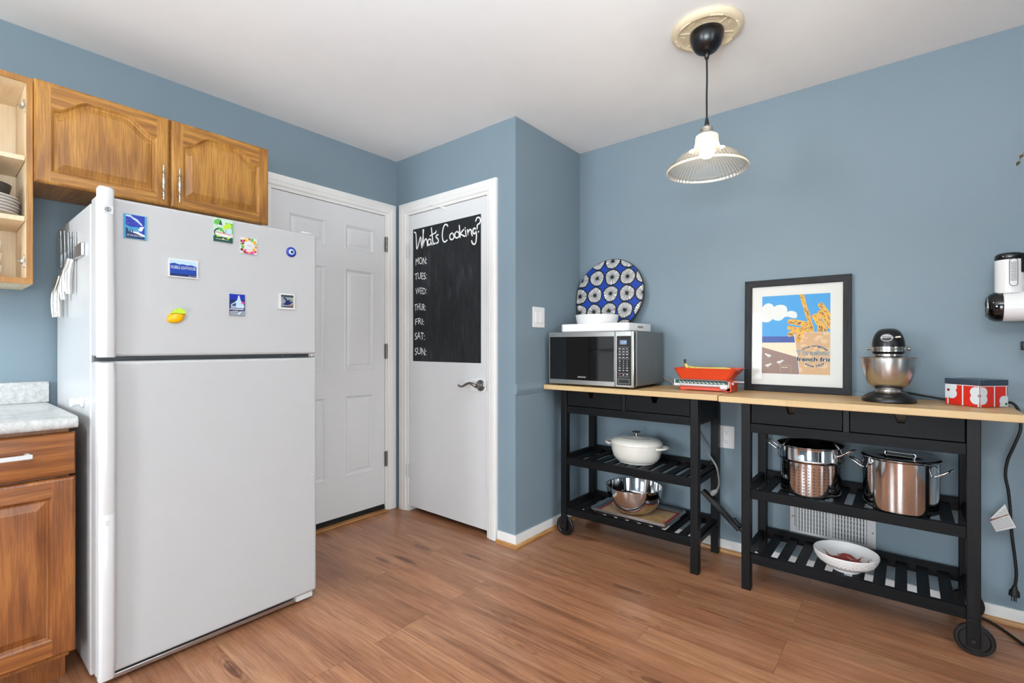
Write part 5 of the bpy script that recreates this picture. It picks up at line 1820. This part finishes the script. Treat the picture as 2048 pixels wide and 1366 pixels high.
def sheet_pan(lab, z, ins):
    x0, x1, y0, y1 = 1.358 + ins, 1.815 - ins, .322 + ins, .632 - ins
    b = LEVEL(z)
    L_ = lambda pts, h: [b(a, c, h) for a, c in pts]
    mb = MB().loft([L_(rrect(x0 + .018, y0 + .018, x1 - .018, y1 - .018, .020, 6), 0.0), L_(rrect(x0 + .004, y0 + .004, x1 - .004, y1 - .004, .026, 6), .0195), L_(rrect(x0, y0, x1, y1, .030, 6), .0190),
                    L_(rrect(x0, y0, x1, y1, .030, 6), .0205), L_(rrect(x0 + .003, y0 + .003, x1 - .003, y1 - .003, .027, 6), .0228), L_(rrect(x0 + .007, y0 + .007, x1 - .007, y1 - .007, .024, 6), .0205),
                    L_(rrect(x0 + .020, y0 + .020, x1 - .020, y1 - .020, .018, 6), .0012)])
    return tag(build('baking_sheet', mb, 'aluminium', angle=40), lab, 'baking sheet', 'nested baking sheets on the left cart')


sheet_pan('aluminium baking sheet underneath the one lined with a silicone mat', SZ2 + .0005, 0.0)
sheet_pan('aluminium baking sheet lined with a tan silicone mat under the steel bowl', SZ2 + .0070, .0015)
sm = LEVEL(SZ2 + .0088)
mb = MB().prism(sm, rect(1.385, .350, 1.788, .604), 0, .0009)
mb.mat(1)
for q in (rect(1.385, .350, 1.788, .363), rect(1.385, .591, 1.788, .604), rect(1.385, .363, 1.402, .591), rect(1.771, .363, 1.788, .591)):
    mb.prism(sm, q, .0009, .0012)
tag(build('baking_mat', mb, ['silicone', 'ink_maroon']), 'stained tan silicone baking mat with a dark red border', 'baking mat')
tag(build('mixing_bowl', MB().lathe([(0, 0), (.060, 0), (.066, .002), (.098, .017), (.128, .046), (.145, .082), (.1535, .125), (.1555, .148), (.1595, .1505), (.1595, .152), (.153, .1505), (.142, .083), (.126, .049), (.096, .020), (.06, .004), (0, .003)],
                                  (1.572, .462, SZ2 + .0102), 'z', 96), 'steel', angle=40),
    'polished steel mixing bowl standing on the silicone mat', 'mixing bowl')

# ------------------------------------------------------------------ on the right cart's shelves
SQ1, SQ2 = SZ1 - .0015, SZ2 - .0015
cp = thing('pasta_strainer', 'tall perforated steel strainer insert on the right cart shelf', 'pasta strainer', (2.438, .442, SQ1))
cc = (2.438, .442, SQ1 + .0005)
build('basket', MB().lathe([(0, 0), (.112, 0), (.117, .004), (.1185, .012), (.1185, .145), (.1275, .151), (.1300, .157), (.1275, .162), (.1275, .210), (.1330, .2155), (.1330, .2175), (.1255, .2155), (.1255, .155), (.1165, .147), (.1165, .008), (0, .003)], cc, 'z', 96), 'steel', cp, angle=35)
mb = MB()
for k in range(38):
    a = 2 * PI * k / 38
    for j in range(9 if k % 2 == 0 else 9):
        z = cc[2] + .019 + .0136 * j
        n = Vector((math.cos(a), math.sin(a), 0))
        u = Vector((-math.sin(a), math.cos(a), 0))
        p = Vector((cc[0], cc[1], z)) + n * .1187
        mb.add([p + u * .0026 * math.cos(2 * PI * i / 8) + Vector((0, 0, 1)) * .0026 * math.sin(2 * PI * i / 8) for i in range(8)], [list(range(8))])
build('perforations', mb, 'black', cp, kind='stuff')
for s, an in ((-1, PI * 1.02), (1, PI * 1.90)):
    n = Vector((math.cos(an), math.sin(an), 0))
    u = Vector((-math.sin(an), math.cos(an), 0))
    o_ = Vector((cc[0], cc[1], cc[2] + .188)) + n * .1275
    pts = [o_ - u * .034, o_ - u * .034 + n * .010 + Vector((0, 0, .003)), o_ - u * .030 + n * .040 + Vector((0, 0, .026)), o_ + n * .048 + Vector((0, 0, .032)), o_ + u * .030 + n * .040 + Vector((0, 0, .026)), o_ + u * .034 + n * .010 + Vector((0, 0, .003)), o_ + u * .034]
    h = build('handle', MB().tube(pts, .0036, 10, smooth=4), 'steel', cp)
    for q in (-1, 1):
        build('rivet', MB().lathe([(0, 0), (.0065, 0), (.005, .003), (0, .004)], o_ + u * .034 * q + n * .0005, 'z', 12), 'steel', h)

sk = thing('stock_pot', 'large lidded polished steel stock pot on the right cart shelf', 'stock pot', (2.756, .428, SQ1))
cs = (2.756, .428, SQ1 + .0005)
build('pot', MB().lathe([(0, 0), (.118, 0), (.1235, .005), (.1245, .014), (.1245, .200), (.1310, .2065), (.1310, .2080), (.1225, .2075), (.1225, .018), (.115, .006), (0, .004)], cs, 'z', 96), 'steel', sk, angle=35)
ld = build('lid', MB().lathe([(.1255, .2082), (.1295, .2085), (.1305, .2105), (.128, .2120), (.119, .2125), (.108, .211), (.06, .213), (0, .2135)], cs, 'z', 96), 'steel', sk, angle=35)
zt = cs[2] + .2115
build('handle', MB().tube([(cs[0] - .050, cs[1] + .02, zt), (cs[0] - .046, cs[1] + .02, zt + .007), (cs[0] - .040, cs[1] + .02, zt + .0085), (cs[0] + .040, cs[1] + .006, zt + .0085), (cs[0] + .046, cs[1] + .004, zt + .007), (cs[0] + .050, cs[1] + .004, zt)], .0024, 10, smooth=4), 'pewter', ld)
for q in (-1, 1):
    build('handle_bracket', MB().tube([(cs[0] + q * .050, cs[1] + .012 - q * .008, zt - .002), (cs[0] + q * .047, cs[1] + .010 - q * .008, zt + .012), (cs[0] + q * .041, cs[1] + .010 - q * .008, zt + .013)], [.006, .0055, .003], 10), 'steel', ld)
for an in (PI * 1.03, -PI * .10):
    n = Vector((math.cos(an), math.sin(an), 0))
    u = Vector((-math.sin(an), math.cos(an), 0))
    o_ = Vector((cs[0], cs[1], cs[2] + .158)) + n * .1245
    pts = [o_ - u * .038, o_ - u * .038 + n * .008 + Vector((0, 0, .003)), o_ - u * .033 + n * .034 + Vector((0, 0, .022)), o_ + n * .044 + Vector((0, 0, .030)), o_ + u * .033 + n * .034 + Vector((0, 0, .022)), o_ + u * .038 + n * .008 + Vector((0, 0, .003)), o_ + u * .038]
    h = build('handle', MB().tube(pts, .0040, 10, smooth=4), 'steel', sk)
    for q in (-1, 1):
        build('rivet', MB().lathe([(0, -.003), (.005, -.003), (.007, 0), (.005, .003), (0, .003)], o_ + u * .038 * q + n * .001, 'z', 12), 'steel', h)

# embossed white bowl with shallots
cb = (2.574, .402, SQ2 + .0005)
eb_ = thing('serving_bowl', 'white basket-weave bowl of red shallots on the lowest shelf of the right cart', 'bowl', cb)
prof = [(0, .004), (.046, .004), (.048, 0), (.053, 0), (.053, .007), (.060, .012), (.085, .022), (.103, .038), (.113, .056), (.1185, .074), (.1165, .0765), (.110, .058), (.099, .042), (.08, .028), (.05, .016), (0, .013)]
build('bowl_body', MB().lathe(prof, cb, 'z', 96), 'white', eb_, angle=40)


def outer(z):
    o = prof[5:10]
    for (r0, z0), (r1, z1) in zip(o, o[1:]):
        if z0 <= z <= z1:
            return r0 + (r1 - r0) * (z - z0) / (z1 - z0)
    return o[-1][0]


mb = MB()
for row in range(5):
    z0 = .034 + row * .0076
    for k in range(44):
        a = 2 * PI * (k + .5 * (row % 2)) / 44
        da = 2 * PI / 44 * .40
        vs = []
        for aa, z, pr_ in ((a - da, z0, .0002), (a + da, z0, .0002), (a + da, z0 + .0058, .0002), (a - da, z0 + .0058, .0002), (a - da * .6, z0 + .0016, .0017), (a + da * .6, z0 + .0016, .0017), (a + da * .6, z0 + .0044, .0017), (a - da * .6, z0 + .0044, .0017)):
            r_ = outer(z) + pr_
            vs.append(Vector((cb[0] + r_ * math.cos(aa), cb[1] + r_ * math.sin(aa), cb[2] + z)))
        mb.add(vs, [(4, 5, 6, 7), (0, 1, 5, 4), (1, 2, 6, 5), (2, 3, 7, 6), (3, 0, 4, 7)])
build('woven_relief', mb, 'white', eb_, fix=False)


def shallot(x, y, z, ang, L_, r, lab, up=.0):
    k = thing('shallot', lab, 'shallot', (cb[0] + x, cb[1] + y, cb[2] + z), (0, 0, ang), 'red shallots in the white bowl')
    build('bulb', MB().tube([(-L_ / 2, 0, .002), (-L_ * .42, 0, .001), (-L_ * .25, 0, 0), (0, 0, 0), (L_ * .22, 0, 0), (L_ * .38, 0, .003), (L_ * .52, 0, .010), (L_ * .60, .001, .020 + up)], [.002, r * .45, r * .92, r, r * .8, r * .4, r * .2, r * .14], 16, smooth=4), 'onion', k, local=True, angle=60)
    build('dry_tip', MB().tube([(L_ * .60, .001, .020 + up), (L_ * .66, .002, .027 + up), (L_ * .74, .004, .024 + up), (L_ * .78, .005, .028 + up)], [r * .14, r * .10, r * .09, .0006], 7), 'ink_taupe', k, local=True)
    build('root_tuft', MB().tube([(-L_ / 2, 0, .002), (-L_ * .56, .002, .006)], [.003, .001], 6).tube([(-L_ / 2, 0, .002), (-L_ * .57, -.003, .001)], [.003, .001], 6), 'ink_taupe', k, local=True)


shallot(-.022, -.012, .036, math.radians(165), .085, .0165, 'shallot at the left of the white bowl, dry tip raised')
shallot(.008, .024, .0375, math.radians(-25), .080, .0185, 'glossy shallot lying at the back of the white bowl')
shallot(.042, -.022, .040, math.radians(8), .066, .0145, 'shallot at the right of the white bowl with a curled tip')

# ------------------------------------------------------------------ power strip and its long cord
ps = thing('power_strip', 'black power strip hanging at a slant between the two carts, its cord along the floor', 'power strip', (2.0, .60, .26))
pA, pB = Vector((1.908, .600, .338)), Vector((2.098, .600, .168))
d_ = (pB - pA).normalized()
n_p = Vector((-d_.z, 0, d_.x))
if n_p.z < 0:
    n_p = -n_p


def bar(mb, t0, t1, w0, w1, y0, y1):
    a, b = pA + d_ * t0, pA + d_ * t1
    vs = []
    for y in (y0, y1):
        for p, w in ((a, w0), (b, w0), (b, w1), (a, w1)):
            q = p + n_p * w
            vs.append((q.x, y, q.z))
    return mb.add(vs, [(0, 3, 2, 1), (4, 5, 6, 7), (0, 1, 5, 4), (1, 2, 6, 5), (2, 3, 7, 6), (3, 0, 4, 7)])


build('housing', bar(MB(), 0, .255, -.012, .011, .583, .622), 'black', ps, bevel=.004)
build('outlet_face', bar(MB(), .012, .240, .0112, .0135, .588, .617), 'black_satin', ps, bevel=.001)
build('switch_housing', bar(MB(), .196, .252, .0135, .024, .586, .619), 'black_satin', ps, bevel=.004)
build('cord', MB().tube([pB + d_ * -.004, pB + d_ * .02, (2.125, .61, .132), (2.150, .640, .088), (2.168, .670, .052), (2.20, .674, .036), (2.235, .672, .030), (2.28, .655, .0075), (2.34, .6585, .0055), (2.5, .6595, .0055), (2.7, .660, .0055), (2.9, .660, .0055), (2.965, .6602, .0055), (3.02, .659, .0055), (3.055, .63, .0055), (3.085, .58, .0055), (3.119, .513, .0055), (3.19, .38, .0055), (3.27, .18, .0055), (3.36, -.05, .0055), (3.5, -.2, .0055)], .0048, 10, smooth=5), 'rubber', ps)

# ------------------------------------------------------------------ pendant lamp and ceiling rose
PX, PY = 2.146, -.089
cm = thing('ceiling_medallion', 'cream moulded ceiling medallion around the pendant lamp', 'ceiling medallion', (PX, PY, H))
build('ring', MB().lathe([(.137, -.0005), (.139, -.006), (.134, -.016), (.124, -.0215), (.114, -.0225), (.110, -.0190), (.106, -.0165), (.098, -.0150), (.072, -.0145), (.062, -.0165), (.060, -.0005)], (PX, PY, H), 'z', 72), 'cream_plaster', cm, angle=35)
mb = MB()
for k in range(6):
    for q in range(-3, 4):
        a = 2 * PI * (k + .08) / 6 + q * .058
        mb.lathe([(0, -.0045), (.0030, -.0030), (.0040, 0), (.0030, .0030), (0, .0045)], (PX + .118 * math.cos(a), PY + .118 * math.sin(a), H - .0225), 'z', 8)
build('beading', mb, 'cream_plaster', cm)
mb = MB()
for k in range(6):
    a = 2 * PI * (k + .55) / 6
    n = Vector((math.cos(a), math.sin(a), 0))
    mb.tube([Vector((PX, PY, H - .0155)) + n * .068, Vector((PX, PY, H - .0165)) + n * .104], .0022, 6)
    a2 = 2 * PI * (k + .08) / 6
    for r_, w in ((.102, .30), (.095, .25), (.088, .20)):
        mb.tube([(PX + r_ * math.cos(a2 + t), PY + r_ * math.sin(a2 + t), H - .0155) for t in (-w, -w * .5, 0, w * .5, w)], .0020, 6)
build('fan_relief', mb, 'cream_plaster', cm)

pd = thing('pendant_lamp', 'pendant lamp with a ribbed clear glass shade on a black cord', 'pendant lamp', (PX, PY, H))
pc_ = (PX, PY, 0)
build('canopy', MB().lathe([(0, H - .0004), (.059, H - .0004), (.0645, H - .018), (.0655, H - .028), (.063, H - .048), (.055, H - .070), (.042, H - .088), (.026, H - .098), (.014, H - .1005), (0, H - .1005)], pc_, 'z', 64), 'black_satin', pd, angle=55)
build('cord_grip', MB().lathe([(0, H - .098), (.013, H - .0985), (.0135, H - .106), (.010, H - .110), (.008, H - .122), (0, H - .122)], pc_, 'z', 20).lathe([(0, 2.058), (.006, 2.058), (.0095, 2.034), (.0095, 2.030), (0, 2.030)], pc_, 'z', 20), 'black', pd)
build('cord', MB().tube([(PX, PY, H - .12), (PX + .0008, PY, 2.22), (PX - .0005, PY, 2.15), (PX, PY, 2.055)], .0036, 10, smooth=4), 'rubber', pd)
build('lamp_socket', MB().lathe([(0, 2.031), (.009, 2.031), (.010, 2.026), (.021, 2.022), (.0245, 2.018), (.0245, 2.012), (.022, 2.010), (.022, 1.997), (.024, 1.994), (.024, 1.990), (0, 1.990)], pc_, 'z', 40), 'nickel', pd)
sh_ = MB().lathe([(.020, 1.9925), (.034, 1.9915), (.041, 1.987), (.043, 1.978), (.0435, 1.958), (.046, 1.953), (.0475, 1.947), (.046, 1.942), (.0445, 1.938), (.052, 1.931), (.075, 1.922), (.100, 1.910), (.122, 1.894), (.138, 1.876), (.146, 1.866), (.149, 1.862), (.1535, 1.8605), (.1555, 1.856), (.1555, 1.848), (.1545, 1.846)], pc_, 'z', 128)
shd = build('glass_shade', sh_, 'shade_glass', pd, angle=60, solid=.0030)
build('shade_rim', MB().lathe([(.1545, 1.8455), (.1565, 1.8465), (.1570, 1.850), (.1560, 1.853), (.1558, 1.849), (.1545, 1.8455)], pc_, 'z', 128).lathe([(.1478, 1.8655), (.1500, 1.8645), (.1515, 1.8630), (.1498, 1.8625), (.1478, 1.8655)], pc_, 'z', 128), 'rim_glass', shd, angle=60)
build('bulb', MB().lathe([(0, 1.990), (.013, 1.990), (.014, 1.975), (.019, 1.962), (.0265, 1.948), (.030, 1.930), (.027, 1.912), (.017, 1.901), (0, 1.898)], pc_, 'z', 40), 'bulb', pd, angle=60)
lp = bpy.data.lights.new('pendant_bulb_light', 'POINT')
lp.energy, lp.color, lp.shadow_soft_size = 6.5, (1.0, .88, .70), .03
lo = bpy.data.objects.new('pendant_bulb_light', lp)
lo.location = (PX, PY, 1.888)
COL.objects.link(lo)

# ------------------------------------------------------------------ cordless vacuum on the right wall
vc = thing('cordless_vacuum', 'white cordless vacuum cleaner with black caps hung on the right wall', 'vacuum cleaner', (3.16, .60, 1.30))
vy = .588
build('motor_body', MB().lathe([(0, 1.338), (.040, 1.338), (.0415, 1.345), (.0415, 1.468), (0, 1.468)], (3.089, vy, 0), 'z', 56), 'white_plastic', vc, angle=40)
build('motor_cap', MB().lathe([(0, 1.468), (.0418, 1.468), (.0418, 1.482), (.0385, 1.492), (.030, 1.4955), (0, 1.4955)], (3.089, vy, 0), 'z', 56).box((3.095, vy - .030, 1.415), (3.16, vy + .03, 1.490)), 'black_gloss', vc, bevel=.004)
mbv = MB()
for i in range(17):
    z = 1.385 + i * .0044
    mbv.tube([(3.089 + .0420 * math.sin(t), vy - .0420 * math.cos(t), z) for t in (-.05, .1, .25, .40)], .0009, 6)
mbv.tube([(3.089 + .0422 * math.sin(t), vy - .0422 * math.cos(t), z) for t, z in ((-.10, 1.375), (-.10, 1.456), (-.02, 1.466), (.18, 1.469), (.38, 1.466), (.46, 1.456), (.46, 1.375), (.38, 1.366), (.18, 1.363), (-.02, 1.366), (-.10, 1.375))], .0012, 6, smooth=3)
build('exhaust_grille', mbv, 'dark_grey', vc)
build('dust_cup', MB().lathe([(0, .002), (.0575, .002), (.0585, .008), (.0585, .25), (0, .25)], (3.0665, vy, 1.2865), 'x', 64), 'white_plastic', vc, angle=40)
cap = build('end_cap', MB().lathe([(0, -.041), (.040, -.041), (.050, -.034), (.0575, -.020), (.0592, -.004), (.0592, .002), (0, .002)], (3.0665, vy, 1.2865), 'x', 64), 'black_gloss', vc, angle=60)
build('cap_ring', MB().lathe([(.0395, -.0412), (.0405, -.0425), (.0415, -.0412), (.0415, -.0395)], (3.0665, vy, 1.2865), 'x', 56), 'nickel', cap)
build('handle', MB().tube([(3.13, vy, 1.46), (3.20, vy, 1.485), (3.27, vy, 1.46), (3.30, vy, 1.40), (3.29, vy, 1.33), (3.27, vy, 1.29)], [.020, .018, .017, .017, .018, .022], 16, smooth=4), 'black_satin', vc)
build('connecting_neck', MB().tube([(3.125, vy, 1.375), (3.19, vy, 1.385), (3.25, vy, 1.39)], .016, 14), 'white_plastic', vc)
build('wand', MB().tube([(3.225, vy, 1.24), (3.225, vy, .16)], .0165, 24), 'nickel', vc)
build('floor_head', MB().box((3.10 + .06, .50, .012), (3.36, .625, .075)).tube([(3.225, vy, .16), (3.225, .57, .07)], .018, 16), 'black_satin', vc, bevel=.010)
build('wall_bracket', MB().box((3.18, .625, 1.10), (3.27, WY - .001, 1.36)).box((3.125, .600, 1.115), (3.21, .640, 1.150)), 'black_satin', vc, bevel=.003)

# ------------------------------------------------------------------ trailing plant, mostly out of frame
hp = thing('hanging_plant', 'leafy tip of a hanging plant at the upper right edge', 'plant', (3.36, .42, 1.95))
build('pot', MB().lathe([(0, 1.86), (.055, 1.86), (.075, 1.97), (.08, 1.98), (.075, 1.98), (.068, 1.965), (0, 1.96)], (3.36, .42, 0), 'z', 40), 'cream', hp)
build('hanger', MB().tube([(3.36 - .076, .42, 1.978), (3.36, .42, 2.25), (3.36, .42, H)], .002, 6).tube([(3.36 + .076, .42, 1.978), (3.36, .42, 2.25)], .002, 6), 'ink_taupe', hp)
rp = random.Random(4)
st, lf = MB(), MB()
for k in range(9):
    a = PI + rp.uniform(-1.7, 1.7) if k else PI - .11
    L_ = rp.uniform(.12, .22) if k else .262
    p0_ = Vector((3.36, .42, 1.965))
    n = Vector((math.cos(a), math.sin(a), 0))
    pts = [p0_, p0_ + n * L_ * .4 + Vector((0, 0, .04)), p0_ + n * L_ * .8 + Vector((0, 0, -.03)), p0_ + n * L_ + Vector((0, 0, -.15))]
    st.tube(pts, .0015, 6, smooth=4)
    P_, _ = spline(pts, [1] * 4, 4)
    for q in P_[4:]:
        for s in (-1, 1):
            w = (n * .3 + Vector((-n.y, n.x, 0)) * s + Vector((0, 0, -.5))).normalized()
            v_ = w.cross(Vector((0, 0, 1))).normalized()
            l_ = .028
            lf.add([q, q + w * l_ * .4 + v_ * .006, q + w * l_, q + w * l_ * .4 - v_ * .006], [(0, 1, 2, 3)])
build('stems', st, 'ink_taupe', hp)
build('foliage', lf, 'dry_leaf', hp, fix=False)

# ------------------------------------------------------------------ unseen ceiling lamp added behind the camera for more light
kl = thing('added_ceiling_light', 'added flush ceiling lamp behind the camera, for extra kitchen light', 'ceiling light', (1.35, -2.75, H))
build('rim', MB().lathe([(0, -.001), (.19, -.001), (.19, -.022), (.178, -.026), (0, -.026)], (1.35, -2.75, H), 'z', 48), 'nickel', kl)
M['diffuser'] = glow('added_lamp_diffuser', 'fff1dc', 3.0)
build('diffuser', MB().lathe([(.176, -.0265), (.165, -.055), (.13, -.080), (.07, -.093), (0, -.096)], (1.35, -2.75, H), 'z', 48), 'diffuser', kl, angle=60)
